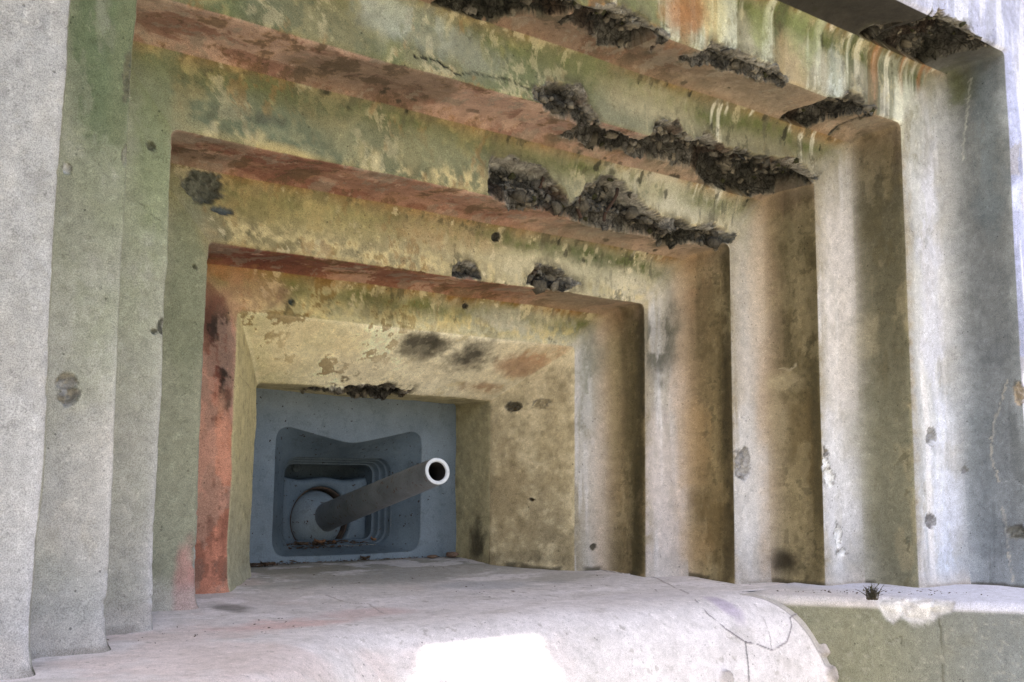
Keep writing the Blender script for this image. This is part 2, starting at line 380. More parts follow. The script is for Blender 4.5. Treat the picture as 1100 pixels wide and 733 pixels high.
CHIPS=[
 ('F3',(-1.764,-1.523,0.644),0.018,0.018,0.03,(176, 172, 163)),
 ('F3',(-1.751,-1.523,0.599),0.018,0.023,0.045,(190, 186, 178)),
 ('F1',(-1.147,-0.908,1.418),0.046,0.060,0.035,(122, 124, 108)),
 ('F1',(-1.122,-0.908,1.398),0.025,0.033,0.015,(120, 122, 107)),
 ('F1',(-1.077,-0.908,1.347),0.032,0.014,0.02,(96, 104, 104)),
 ('F2',(1.440,-1.206,0.465),0.036,0.063,0.03,(182, 178, 174)),
 ('F3',(1.645,-1.523,0.466),0.027,0.090,0.025,(244, 242, 238)),
 ('F3',(1.670,-1.523,0.394),0.036,0.054,0.02,(244, 242, 238)),
 ('F3',(1.729,-1.523,0.124),0.023,0.064,0.02,(242, 240, 236)),
 ('F3',(1.747,-1.523,0.064),0.037,0.028,0.02,(242, 240, 236)),
 ('F3',(1.662,-1.523,0.522),0.027,0.036,0.03,(160, 154, 148)),
 ('F4',(2.042,-1.817,0.599),0.028,0.037,0.03,(184, 184, 186)),
 ('F4',(1.997,-1.817,0.207),0.032,0.042,0.025,(160, 158, 160)),
 ('V5',(2.294,-2.077,0.169),0.033,0.033,0.04,(150, 150, 142)),
 ('V5',(2.294,-2.115,0.813),0.019,0.057,0.03,(190, 176, 156)),
 ('V3',(1.617,-1.731,0.747),0.013,0.029,0.03,(87, 82, 70)),
 ('SR',(0.696,-0.382,0.742),0.030,0.020,0.04,(120, 110, 87)),
 ('SR',(0.769,-0.480,0.754),0.032,0.027,0.006,(176, 160, 122)),
 ('SR',(0.754,-0.460,0.293),0.013,0.013,0.02,(112, 100, 77)),
 ('F1',(0.169,-0.908,1.436),0.014,0.017,0.03,(80, 77, 65)),
 ('F1',(0.027,-0.908,1.267),0.009,0.009,0.02,(50, 45, 37)),
 ('F0',(-0.649,-0.635,1.092),0.014,0.014,0.03,(87, 97, 90)),
 ('F0',(0.206,-0.635,1.166),0.012,0.012,0.02,(75, 70, 60)),
 ('F0',(1.143,-0.635,0.514),0.014,0.014,0.02,(112, 100, 77)),
 ('F0',(0.997,-0.635,0.067),0.013,0.013,0.02,(112, 105, 90)),
 ('FL',(1.274,-1.750,-0.299),0.021,0.033,0.025,(176, 168, 164)),
 ('FL',(1.270,-1.786,-0.396),0.025,0.033,0.025,(170, 162, 158)),
 ('FL',(0.623,-1.772,-0.357),0.030,0.022,0.02,(190, 182, 180)),
 ('V5',(2.294,-1.723,2.105),0.022,0.058,0.03,(82, 77, 67)),
 ('F2',(-1.448,-1.206,1.445),0.009,0.012,0.02,(105, 107, 85)),
 ('F2',(-1.380,-1.206,0.861),0.012,0.019,0.015,(104, 104, 92)),
 ('F1',(-1.169,-0.908,1.129),0.007,0.010,0.015,(100, 102, 82)),
 ('F2',(-1.412,-1.206,0.844),0.009,0.009,0.01,(104, 104, 92)),
 ('F4',(2.266,-1.817,0.451),0.024,0.024,0.01,(150, 152, 158)),
 ('CW',(1.439,-1.978,-0.103),0.058,0.021,0.012,(215, 212, 210)),
 ('CW',(1.493,-2.051,-0.107),0.067,0.021,0.012,(215, 212, 210)),
 ('CW',(1.551,-2.128,-0.096),0.042,0.021,0.012,(200, 198, 196)),
 ('F3',(-1.793,-1.523,1.233),0.011,0.014,0.015,(190, 190, 186)),
 ('F3',(-1.638,-1.523,1.531),0.012,0.076,0.012,(120, 120, 96)),
 ('F3',(-1.631,-1.523,1.296),0.011,0.034,0.012,(150, 150, 132)),
]
SPALLS={
2 : [
  ( [(-0.095,0.124),(-0.076,0.158),(0.004,0.182),(0.077,0.168),(0.177,0.175),(0.238,0.139),(0.310,0.091),(0.342,0.048),(0.384,0.075),(0.438,0.154),(0.520,0.194),(0.604,0.209),(0.689,0.178),(0.776,0.142),(0.835,0.096),(0.907,0.060),(1.018,0.077),(1.145,0.079),(1.276,0.090),(1.376,0.069)] ,
    [(-0.093,0.010),(0.073,-0.085),(0.161,-0.071),(0.267,-0.045),(0.426,-0.107),(0.615,-0.133),(0.742,-0.146),(0.941,-0.104),(1.074,-0.204),(1.158,-0.132),(1.308,-0.059),(1.401,-0.064),(1.382,0.014)] ),
],
3 : [
  ( [(-0.121,0.051),(-0.089,0.081),(0.029,0.113),(0.126,0.125),(0.160,0.087),(0.185,0.036)] ,
    [(-0.116,0.016),(-0.028,-0.044),(0.063,-0.067),(0.193,-0.075),(0.213,-0.030)] ),
  ( [(0.193,-0.075),(0.267,-0.045),(0.388,-0.036),(0.516,-0.056)] ,
    [(0.329,-0.244),(0.484,-0.249),(0.543,-0.166),(0.552,-0.092)] ),
  ( [(0.490,-0.014),(0.542,0.056),(0.637,0.084),(0.666,0.115),(0.712,0.072),(0.769,0.051),(0.859,0.082),(0.950,0.059),(1.043,0.048),(1.204,0.067),(1.406,0.085),(1.546,0.081),(1.615,0.035)] ,
    [(0.709,-0.220),(0.860,-0.222),(1.028,-0.236),(1.194,-0.299),(1.423,-0.322),(1.603,-0.239),(1.682,-0.105),(1.607,0.010)] ),
],
4 : [
  ( [(-0.610,-0.116),(-0.416,-0.003),(-0.161,0.022),(-0.071,0.020)] ,
    [(-0.503,-0.266),(-0.383,-0.259),(-0.268,-0.186),(-0.163,-0.100),(-0.069,-0.002)] ),
  ( [(-0.130,0.014),(-0.024,0.055),(0.119,0.074),(0.242,0.028)] ,
    [(0.017,-0.157),(0.128,-0.216),(0.258,-0.193),(0.323,-0.104),(0.261,-0.013)] ),
  ( [(0.457,-0.066),(0.561,0.076),(0.645,0.079),(0.760,0.049),(0.879,0.059),(0.989,0.046),(1.032,0.015)] ,
    [(0.528,-0.121),(0.639,-0.095),(0.791,-0.077),(0.949,-0.058),(1.027,-0.022)] ),
  ( [(1.315,-0.245),(1.331,-0.103),(1.334,-0.006),(1.429,0.016),(1.503,0.072),(1.575,0.080),(1.646,0.052)] ,
    [(1.368,-0.286),(1.544,-0.261),(1.681,-0.254),(1.667,-0.141),(1.644,0.007)] ),
],
5 : [
  ( [(1.620,-0.319),(1.522,-0.224),(1.596,-0.099),(1.664,-0.017),(1.645,0.036),(1.707,0.063),(1.846,0.045),(1.989,0.026),(2.094,0.005)] ,
    [(1.667,-0.350),(1.745,-0.372),(2.012,-0.424),(2.000,-0.326),(2.083,-0.257),(2.126,-0.162),(2.177,-0.045)] ),
],
1 : [
  ( [(-0.041,0.037),(0.002,0.063),(0.055,0.066),(0.090,0.042)] ,
    [(-0.041,0.013),(0.017,0.005),(0.091,0.022)] ),
  ( [(0.358,0.059),(0.400,0.106),(0.482,0.130),(0.565,0.115),(0.622,0.083),(0.679,0.064)] ,
    [(0.363,0.022),(0.482,0.002),(0.565,0.007),(0.679,0.046)] ),
],
0 : [
  ( [(-0.358,-0.014),(-0.250,0.018),(-0.057,0.025),(0.094,0.012)] ,
    [(-0.284,-0.153),(-0.092,-0.193),(0.033,-0.149),(0.130,-0.056)] ),
],
}
# ------------------------------------------------------------------ settings
SHADE_SLAB_Y, SHADE_SLAB_Z = -2.74, 4.2  # front edge and underside of the unseen slab that sets the shadow edge
SUN = (-.30, -.25, 1.0)
SUNS, SKYS, EXPO = 3.5, .13, 1.45
WEED = (1.33, -1.95, -.085)
LEAVES = [
 (.205, .105, .085, .032, .6, .35, 1, 'upright tan dead leaf in the recess below the barrel'),
 (-.09, .10, .082, .036, .2, .15, 1, 'curled brown dead leaf at the foot of the ball'),
 (-.02, .09, .080, .030, 1.0, .1, 1, 'small tan dead leaf just right of the curled brown leaf at the ball'),
 (-.19, .085, .076, .030, -.3, .1, 0, 'dark dead leaf in the left corner of the recess'),
 (-.12, .10, .078, .028, .9, .12, 0, 'dark dead leaf between the recess corner and the curled brown leaf'),
 (.09, -.02, .008, .030, .1, .08, 0, 'dark dead leaf on the sill below the middle of the shield'),
 (-.44, -.07, .004, .030, -.4, .06, 0, 'dark dead leaf on the sill at the left corner of the shield'),
]
SHADE_TREES = [((-7.5, -5.2, -1.75), 6.4, [(-1.27, -3.15, 5.35, .62, 2800), (-.55, -3.2, 5.4, .75, 3000), (.4, -3.2, 5.4, .8, 3000), (-2.95, -3.15, 5.35, .62, 1300), (-3.9, -3.3, 5.5, .9, 3200), (-7.2, -5.0, 6.6, 1.2, 2200)], 5, 'leafy broadleaf tree spreading its branches over the bunker front')]  # clumps placed along the sun's rays, with a gap for the sun patch
# ------------------------------------------------------------------ stepped front of the bunker
# opening number: 0 throat mouth, s rim of the splay, 1..5 the steps; left, right and top distance from the gun axis, depth
LR = [0.628, 0.8845, 1.0865, 1.3695, 1.617, 1.9009, 2.293]
LL = [0.619, 0.877, 1.120, 1.3741, 1.6216, 1.8831, 2.293]
LT = [0.783, 1.0367, 1.2300, 1.5117, 1.8050, 2.0743, 2.4316]
DY = [-0.295, -0.635, -0.908, -1.206, -1.523, -1.817, -2.1405]      # 0, s, 1..5
# polyline in (r, y): (r, y, fillet)
POLY = [(LR[0], 0.02, 0), (LR[0], DY[0], .02), (LR[1], DY[1], .03)]
for k in range(1, 6):
    POLY += [(LR[k + 1], DY[k], .100 + .008 * k), (LR[k + 1], DY[k + 1], (.02, .02, .022, .035, .07)[k - 1])]
POLY += [(7.1, DY[6], 0)]
SEGN = ['neck', 'splay', 'F0', 'V1', 'F1', 'V2', 'F2', 'V3', 'F3', 'V4', 'F4', 'V5', 'F5']

def sample_profile():
    pts = []                                           # (r, y, seg)
    n = len(POLY)
    ends = []
    for i in range(n - 1):
        a, b = np.array(POLY[i][:2]), np.array(POLY[i + 1][:2])
        d = (b - a) / np.linalg.norm(b - a)
        A = a + d * POLY[i][2]; B = b - d * POLY[i + 1][2]
        ends.append((A, B))
    for i in range(n - 1):
        A, B = ends[i]; L = np.linalg.norm(B - A)
        if i == n - 2:                                  # the plain wall: fine near the opening only
            tt = np.concatenate([np.arange(0, .55, .008), np.geomspace(.56, L, 26)]) / L
        else:
            tt = np.linspace(0, 1, max(2, int(L / .0062)))
        for t in tt: pts.append((*(A + (B - A) * t), i))
        if i < n - 2:
            C = np.array(POLY[i + 1][:2]); A2 = ends[i + 1][0]; rad = POLY[i + 1][2]
            m = max(4, int(rad * 1.57 / .006))
            for t in np.linspace(0, 1, m + 2)[1:-1]:
                p = (1 - t) ** 2 * B + 2 * t * (1 - t) * C + t * t * A2
                pts.append((*p, i if t < .5 else i + 1))
    return np.array(pts)

PR = sample_profile()
pr, py, pseg = PR[:, 0], PR[:, 1], PR[:, 2].astype(int)
rk = np.r_[LR, 7.1]
pL = np.interp(pr, rk, np.r_[LL, 7.1]); pT = np.interp(pr, rk, np.r_[LT, 4.69])
tan = np.gradient(np.c_[pr, py], axis=0); tan /= np.linalg.norm(tan, axis=1)[:, None]
nr, ny_ = tan[:, 1], -tan[:, 0]
NS, NTOP, NC, ZB = 390, 640, 5, -0.26
RC = 0.022
NI = len(PR); NJ = 2 * NS + NTOP + 2 * NC

def path():
    P = np.zeros((NI, NJ, 3)); N = np.zeros((NI, NJ, 3)); side = np.zeros(NJ, int)
    for i in range(NI):
        L, T, Rr, y = pL[i], pT[i], pr[i], py[i]
        t = np.linspace(0, 1, NS)
        z = ZB + (T - RC - ZB) * t
        w = np.linspace(0, 1, NC + 2)[1:-1] * math.pi / 2
        X = np.concatenate([np.full(NS, -L), -L + RC - RC * np.cos(w), np.linspace(-L + RC, Rr - RC, NTOP), Rr - RC + RC * np.sin(w), np.full(NS, Rr)])
        Z = np.concatenate([z, T - RC + RC * np.sin(w), np.full(NTOP, T), T - RC + RC * np.cos(w), z[::-1]])
        P[i, :, 0] = X; P[i, :, 1] = y; P[i, :, 2] = Z
        ax = np.concatenate([np.full(NS, -1.), -np.cos(w), np.zeros(NTOP), np.sin(w), np.ones(NS)])
        az = np.concatenate([np.zeros(NS), np.sin(w), np.ones(NTOP), np.cos(w), np.zeros(NS)])
        N[i, :, 0] = ax * nr[i]; N[i, :, 1] = ny_[i]; N[i, :, 2] = az * nr[i]
    side[NS + NC // 2:NS + NC + NTOP + NC // 2] = 1
    side[NS + NC + NTOP + NC // 2:] = 2
    return P, N, side

P3, N3, side1 = path()
P = P3.reshape(-1, 3); N = N3.reshape(-1, 3)
SEG = np.repeat(pseg, NJ); SIDE = np.tile(side1, NI)
X, Yc, Z = P[:, 0], P[:, 1], P[:, 2]
isF = np.isin(SEG, (2, 4, 6, 8, 10, 12)); isV = np.isin(SEG, (3, 5, 7, 9, 11))
KF = np.where(isF, (SEG - 2) // 2, -1); KV = np.where(isV, (SEG - 1) // 2, -1)
TOP, LEFT, RIGHT = SIDE == 1, SIDE == 0, SIDE == 2

def floor_z(y):
    y = np.asarray(y, float)
    return np.where(y > -1.23, .065 * y, -.08) - .36 * np.clip((-1.3 - y) / .5, 0, 1.25) ** 4.8

# distance along the surface from the convex edge (dcv) and from the concave corner (dcc)
dcv = np.full(len(P), 9.0); dcc = np.full(len(P), 9.0)
off = np.where(TOP, Z, np.abs(X))
offk = [[LL, LT, LR][s] for s in (0, 1, 2)]
for s in (0, 1, 2):
    o = offk[s]
    for k in range(0, 6):
        m = (KF == k) & (SIDE == s)
        dcv[m] = off[m] - o[k + 1]
        if k < 5: dcc[m] = o[k + 2] - off[m]
    for k in range(1, 6):
        m = (KV == k) & (SIDE == s)
        dcv[m] = Yc[m] - DY[k + 1]; dcc[m] = DY[k] - Yc[m]

print('noise ...', len(P))
n_big = fbm(P, 1.3, 3, 1); n_mid = fbm(P, 6, 4, 2); n_fin = fbm(P, 26, 4, 3, .6); n_gra = fbm(P, 70, 2, 4)
n_str = fbm(P, (22, 22, 1.6), 4, 5); n_lay = fbm(P + .05 * fbm(P, 5, 2, 63)[:, None], (3.5, 11, 11), 6, 6, .66); n_wrp = fbm(P, 9, 2, 8)
n_cr = fbm(P, (5, 5, 2.6), 6, 61, .66); n_cr2 = fbm(P + 9.7, (9, 9, 5), 6, 62, .68)                     # crisp flaking patterns

# ---- relief
disp = .011 * fbm(P, 2.1, 3, 9) + .0022 * n_mid + .0011 * n_fin + .0007 * n_gra
edge = np.exp(-np.clip(dcv, 0, 9) / .02) * (SEG > 0)
disp -= edge * (.005 * np.clip(n_mid + .2, 0, 2) + .030 * np.clip(.6 * n_fin + .7 * n_cr2 - .42, 0, .6))
foot = np.clip(Z - floor_z(np.maximum(Yc, -1.35)) , 0, 9)
disp += .012 * np.exp(-foot / .022) * (~TOP) * (1 + .9 * n_mid) * (SEG > 0)
disp += .006 * np.exp(-foot / .10) * (~TOP) * (SEG > 0)

LIP = np.zeros(len(P)); FRI = np.zeros(len(P)); SP = np.zeros(len(P))                                    # spalled (1) or not (0)
DIR = N.copy()
for k, lst in SPALLS.items():
    ok = {0: 0, 1: 2, 2: 3, 3: 4, 4: 5, 5: 6}[k]
    for up, dn in lst:
        up = sorted(up); dn = sorted(dn)
        xa = min(up[0][0], dn[0][0]); xb = max(up[-1][0], dn[-1][0])
        sel = np.where(((KF == k) | (KV == k) | ((k == 0) & (SEG < 2))) & TOP & (X > xa - .08) & (X < xb + .08))[0]
        if k == 0: a = np.where(SEG[sel] == 1, Z[sel] - LT[0], -(Yc[sel] - DY[0]))
        else: a = np.where(isF[sel], Z[sel] - LT[ok], -(Yc[sel] - DY[ok]))
        xs = X[sel]
        u = np.interp(xs, *zip(*up)); d = np.interp(xs, *zip(*dn))
        sd = np.minimum(u - a, a - d)
        sd = np.minimum(sd, np.minimum(xs - xa, xb - xs) * 1.2)
        sd = sd + .016 * n_wrp[sel] + .012 * n_fin[sel]
        wid = np.interp(xs, *zip(*up)) - d
        D = np.clip(.035 + .16 * wid, .02, .085) * (1 + .35 * n_mid[sel])
        m = sstep(-.004, .042, sd)
        carve = m * D
        SP[sel] = np.maximum(SP[sel], sstep(-.002, .006, sd))
        FRI[sel] = np.maximum(FRI[sel], np.exp(-(np.minimum(sd, 0) / .035) ** 2) * (sd > -.1))
        LIP[sel] = np.maximum(LIP[sel], sstep(.075, .02, u - a + .03 * n_wrp[sel]) * (a > -.01) * sstep(.0, .01, sd))
        disp[sel] -= carve
        # undercut direction at the edge: halfway between the two faces
        nb = np.zeros((len(sel), 3)); nb[:, 1] = -.6; nb[:, 2] = -.6
        w = (m * np.exp(-np.abs(a) / .06))[:, None]
        DIR[sel] = DIR[sel] * (1 - w) + nb * w * 1.15
si = np.where(SP > .02)[0]
Q = P[si] + DIR[si] * disp[si][:, None]
c1, c2, cid = cells(Q + .020 * np.c_[n_wrp[si], n_fin[si], n_gra[si]], 12, 3)
e1, e2, eid = cells(Q + .006 * np.c_[n_fin[si], n_gra[si], n_wrp[si]], 27, 7)
disp[si] += SP[si] * (.050 * (.5 - c1) + .036 * (cid - .5) + .024 * (.5 - e1) + .024 * (eid - .5))

# ---- chips knocked out of faces and arrises
CHC = np.zeros(len(P)); chip_cols = []
def near(pl, p, r):
    return np.where((np.abs(X - p[0]) < r) & (np.abs(Yc - p[1]) < r) & (np.abs(Z - p[2]) < r))[0]
for pl, p, ru, rv, dep, c in CHIPS:
    if pl in ('FL', 'CW'): continue
    ru *= 1.25
    sel = near(pl, p, max(ru, rv) * 2 + .05)
    h = np.hypot(X[sel] - p[0], Yc[sel] - p[1]); v = Z[sel] - p[2]
    q = np.sqrt((h / ru) ** 2 + (v / rv) ** 2) + .38 * n_fin[sel] + .42 * n_wrp[sel] + .2 * n_gra[sel]
    m = 1 - sstep(.8, 1.0, q)
    disp[sel] -= m * dep * .9 * (.7 + .7 * n_fin[sel] + .5 * n_gra[sel])
    chip_cols.append((sel, m, c, np.exp(-((q - 1.0) / .16) ** 2) * (Z[sel] - p[2] > -.3 * rv) * .7))
PD = P + DIR * disp[:, None]

# ---- colour (albedo, sRGB values)
C = np.tile(lin((165, 160, 140)), (len(P), 1))
def tri(m, xs, cols, a, jit=0.0):
    """horizontal blend of several colours along coordinate a, on mask m"""
    idx = np.where(m)[0]
    v = a[idx] + jit * n_mid[idx]
    L = np.array([lin(c) for c in cols])
    C[idx] = np.stack([np.interp(v, xs, L[:, q]) for q in range(3)], 1)
S = SEG
tri((S == 0), (-1, 1), [(186, 175, 134), (184, 172, 130)], X)
m = S == 1
tri(m & TOP, (-.7, -.2, .3, .8), [(198, 188, 142), (226, 215, 178), (214, 204, 174), (190, 176, 142)], X, .15)
tri(m & RIGHT, (0, .5, 1), [(172, 156, 118), (184, 168, 130), (196, 180, 142)], Z, .1)
tri(m & LEFT, (-.1, .5, 1), [(176, 170, 142), (184, 172, 126), (178, 164, 116)], Z, .1)
FT = [[(168, 158, 106), (198, 190, 150), (186, 180, 154)], [(134, 122, 74), (176, 162, 116), (196, 185, 152)],
      [(106, 112, 82), (128, 126, 88), (190, 182, 152)], [(98, 104, 74), (132, 132, 104), (142, 134, 100)],
      [(100, 104, 70), (132, 128, 82), (164, 160, 142)], [(168, 168, 176), (170, 172, 190), (174, 178, 208)]]  # last row: blue sky light mixed into the wall colour
FLc = [[(190, 136, 106), (160, 122, 98)], [(150, 150, 128), (142, 142, 116)], [(172, 169, 158), (150, 154, 128)], [(168, 166, 159), (142, 146, 122)], [(176, 175, 174), (166, 166, 166)], [(176, 175, 174), (172, 172, 172)]]
FRc = [[(182, 174, 158), (168, 164, 140)], [(184, 175, 166), (168, 158, 136)], [(192, 186, 180), (180, 170, 150)], [(198, 197, 195), (192, 184, 172)], [(190, 196, 206), (188, 188, 186)], [(158, 164, 190), (168, 174, 206)]]
for k in range(6):
    m = KF == k; w = [1.0, 1.25, 1.5, 1.75, 2.0, 2.5][k]
    tri(m & TOP, (-w * .8, 0, w * .75), FT[k], X, .25)
    tri(m & LEFT, (0.1, 1.3), FLc[k], Z, .3); tri(m & RIGHT, (.3, 1.5), FRc[k], Z, .3)
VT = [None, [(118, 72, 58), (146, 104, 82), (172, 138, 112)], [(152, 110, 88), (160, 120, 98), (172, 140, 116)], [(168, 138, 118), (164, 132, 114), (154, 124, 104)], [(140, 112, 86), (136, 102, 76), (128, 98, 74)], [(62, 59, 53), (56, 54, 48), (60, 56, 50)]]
VR = [None, [(156, 138, 96), (150, 132, 98)], [(154, 136, 92), (128, 112, 78)], [(148, 134, 94), (106, 96, 68)], [(138, 135, 110), (92, 84, 62)], [(128, 134, 138), (120, 122, 118)]]
for k in range(1, 6):
    m = KV == k; w = LR[k + 1]
    tri(m & TOP, (-w * .85, 0, w * .8), VT[k], X, .2)
    tri(m & RIGHT, (.5, LT[k + 1]), VR[k], Z, .2); tri(m & LEFT, (.2, 1.4), [(160, 158, 148), (140, 140, 120)], Z, .3)

def box(A, r, ax):
    A = np.moveaxis(A, ax, 0); pad = np.concatenate([np.repeat(A[:1], r + 1, 0), A, np.repeat(A[-1:], r, 0)])
    c = np.cumsum(pad, 0); return np.moveaxis((c[2 * r + 1:] - c[:-2 * r - 1]) / (2 * r + 1), 0, ax)
JC = np.array((NS + NC // 2, NS + NC + NTOP + NC // 2))
def soften(C, rj, ri, wid=.13):
    """let tones run into each other at the mitres and in the hollow corners"""
    A = C.reshape(NI, NJ, 3)
    if ri:
        B = box(box(A, ri, 0), ri, 0); w = np.exp(-(dcc.reshape(NI, NJ, 1) / wid) ** 2) * (~TOP).reshape(NI, NJ, 1); A = A + (B - A) * w
    if not rj: return A.reshape(-1, 3).copy()
    B = box(box(A, rj, 1), rj, 1); dj = np.abs(np.arange(NJ)[:, None] - JC[None]).min(1)
    A = A + (B - A) * np.exp(-(dj / (rj * 1.1)) ** 4)[None, :, None] * (pseg > 1)[:, None, None]
    return A.reshape(-1, 3).copy()
C = soften(C, 40, 17)
# general weathering: broad tones, mottling
C *= np.abs(1 + .12 * n_big + .12 * n_mid + .08 * n_fin + .06 * n_cr)[:, None] ** np.where(LEFT, .45, 1.0)[:, None]
# soffits: streaky layers of red dust and bare patches
m = (isV & TOP & (KV < 5)).astype(float)
mixc(C, (118, 70, 52), m * sstep(.05, .35, n_lay) * .6 * sstep(1.4, -.6, X))
mixc(C, (188, 156, 132), m * sstep(.16, .26, n_cr) * .6)
mixc(C, (150, 112, 66), m * sstep(.15, .4, n_cr2) * .5)
mixc(C, (96, 84, 68), m * sstep(.1, .5, n_big + .5 * n_cr) * .65)
mixc(C, (70, 62, 50), m * sstep(.3, .42, n_cr2 + .3 * n_lay) * .5)
mixc(C, (136, 128, 112), m * sstep(.28, .36, -n_cr2) * .5)
mixc(C, (158, 146, 122), m * sstep(-.1, 1.1, X + .5 * n_mid) * .5)
# ochre seep and green algae under every soffit, at the head of the front faces
m = (isF & TOP & (KF < 5)).astype(float)
mixc(C, (146, 104, 44), m * np.exp(-(np.clip(dcc - .012 - .012 * n_mid, 0, 9) / .055) ** 2) * (.85 + .35 * n_fin))
mixc(C, (98, 104, 50), m * np.exp(-((dcc - .095 - .03 * n_mid) / .050) ** 2) * (.75 + .4 * n_big + .35 * n_fin))
mixc(C, (120, 126, 96), m * np.isin(KF, (2, 3)) * np.exp(-((dcc - .17 - .04 * n_mid) / .06) ** 2) * sstep(.6, -.5, X) * .7)
mv = (isV & TOP & (KV < 5)).astype(float)
mixc(C, (150, 98, 40), mv * np.exp(-np.clip(dcc, 0, 9) / .03) * (.6 + .5 * n_mid))
# pale crust above the arrises
mixc(C, (206, 186, 124), m * np.isin(KF, (0, 1, 2)) * np.exp(-((dcv - .045 - .02 * n_mid) / .045) ** 2) * sstep(-.3, .4, n_fin + .5 * n_mid) * .75)
# peeling ochre skin on the inner faces
pe = ((S == 1) | (KF == 0) | (KF == 1)) & TOP
mixc(C, (124, 98, 46), pe * sstep(.38, .46, n_fin * .7 + n_mid * .55) * sstep(.35, -.35, X) * .75)
mixc(C, (222, 206, 158), pe * sstep(.42, .5, -n_fin * .6 - n_mid * .55) * .5)
mixc(C, (190, 170, 104), (isF & TOP & np.isin(KF, (1, 2, 3))) * sstep(.2, .55, n_fin * .6 + n_mid * .6 + .2) * sstep(.4, -.8, X) * .35)
# grey-green grime blotches
mixc(C, (98, 102, 76), (isF & TOP & np.isin(KF, (1, 2, 3))) * sstep(.15, .8, n_big + .5 * n_mid - .15 * X) * .55)
mixc(C, (106, 118, 62), (isF & TOP & np.isin(KF, (3, 4))) * sstep(-.1, .6, fbm(P, (5, 2.5, 1.2), 4, 21)) * .55)
# run-off: pale and dark vertical streaks
mr = (isF & TOP & (KF < 5))
mixc(C, (216, 212, 190), mr * np.isin(KF, (2, 3, 4)) * sstep(.3, .8, n_str) * sstep(.2, 1.0, X) * .6)
mixc(C, (92, 90, 72), mr * np.isin(KF, (1, 2, 3)) * sstep(.5, .72, fbm(P, (30, 1, 6), 4, 24)) * sstep(.5, .9, X) * .55)
mixc(C, (172, 108, 46), mr * (KF == 4) * sstep(.2, .5, fbm(P, (9, 1, 1.3), 4, 25)) * .6)
mixc(C, (208, 212, 190), mr * (KF == 4) * sstep(.2, .45, fbm(P, (12, 1, 1.1), 4, 27)) * .6)
mixc(C, (84, 92, 58), mr * (KF == 4) * sstep(.2, .5, fbm(P, (14, 1, 1.2), 4, 28)) * .6)
mixc(C, (80, 80, 58), mr * sstep(.45, .7, fbm(P, (30, 1, 2.2), 3, 26)) * sstep(.16, .0, dcc) * .4)
# jambs on the right: orange tint in the corner, dark run along the arris, mould specks
m = (isV & RIGHT).astype(float)
mixc(C, (176, 132, 82), m * (KV < 4) * np.exp(-np.clip(dcc, 0, 9) / .05) * (.6 + .4 * n_mid) * sstep(-.1, .6, Z))
mixc(C, (92, 82, 52), m * (KV < 4) * np.exp(-((dcv - .05) / .055) ** 2) * (.65 + .45 * n_str))
mixc(C, (80, 74, 46), m * (KV < 4) * sstep(.25, .7, n_str * .6 + n_mid * .5) * .55)
mixc(C, (176, 160, 112), m * (KV < 4) * sstep(.3, .8, -n_str * .6 + n_fin * .4) * .4)
mixc(C, (186, 170, 128), m * (KV < 5) * sstep(.08, .35, n_cr) * .28)
mixc(C, (104, 92, 58), m * (KV < 5) * sstep(.12, .4, -n_cr2) * .35)
mixc(C, (178, 146, 96), m * (KV < 4) * sstep(.2, .5, n_big + .3 * n_cr2) * .45)
mixc(C, (64, 60, 40), (m + (isF & RIGHT & (KF < 2)) * .5) * sstep(.42, .55, n_fin) * .45 * (KV < 5))
mixc(C, (150, 156, 158), m * (KV == 5) * sstep(.1, .7, n_big + .4 * n_mid) * .6)
mixc(C, (88, 92, 92), m * (KV == 5) * sstep(.3, .8, n_str) * .4)
m = isF & RIGHT
mixc(C, (140, 134, 116), m * (KF < 5) * sstep(.15, .6, n_str * .7 + .5 * n_big) * .45)
mixc(C, (164, 156, 140), m * sstep(.15, .28, n_cr2) * .4)
mixc(C, (146, 134, 108), m * (KF < 5) * np.exp(-(np.clip(dcv, 0, 9) / .055) ** 2) * (.6 + .35 * n_fin))
mixc(C, (150, 150, 148), m * (KF < 5) * np.exp(-(dcc / .10) ** 2) * .45)
mixc(C, (216, 213, 211), m * (KF < 5) * np.exp(-((dcv - .11) / .05) ** 2) * (.45 + .4 * n_str) * sstep(1.7, .9, Z))
mixc(C, (224, 222, 224), m * sstep(.1, .6, n_str + .2 * n_big) * .45)
mixc(C, (150, 138, 112), m * (KF < 4) * np.exp(-np.clip(dcc, 0, 9) / .05) * .5 * (.7 + .4 * n_str))
mixc(C, (206, 170, 128), m * (KF < 3) * np.exp(-((dcc - .05) / .03) ** 2) * .5)
# splay: grain and scratches
mixc(C, (206, 192, 154), ((S == 1) & RIGHT) * sstep(.15, .6, n_fin + .4 * n_mid) * .35)
mixc(C, (132, 122, 88), ((S == 1) & ~TOP) * sstep(.25, .7, -n_fin + .3 * n_big) * .35)
mixc(C, (84, 82, 56), ((S == 0)) * sstep(.2, .7, n_mid + .3 * n_str) * .35)
# left columns: coarse sandy skin, greener towards the top
m = isF & LEFT & (KF > 1)
mixc(C, (120, 120, 112), m * sstep(.45, .8, n_gra + .2 * n_fin) * .2)
mixc(C, (118, 124, 92), (isF & LEFT & np.isin(KF, (1, 2, 3))) * sstep(1.1, 2.0, Z + .25 * n_big) * .38)
mixc(C, (206, 204, 208), (isF & LEFT & np.isin(KF, (2, 3, 4))) * np.exp(-np.clip(dcv, 0, 9) / .03) * sstep(1.1, .2, Z) * .7)
mixc(C, (204, 190, 176), (isF & LEFT & np.isin(KF, (3, 4))) * sstep(.3, .8, n_big) * .4)
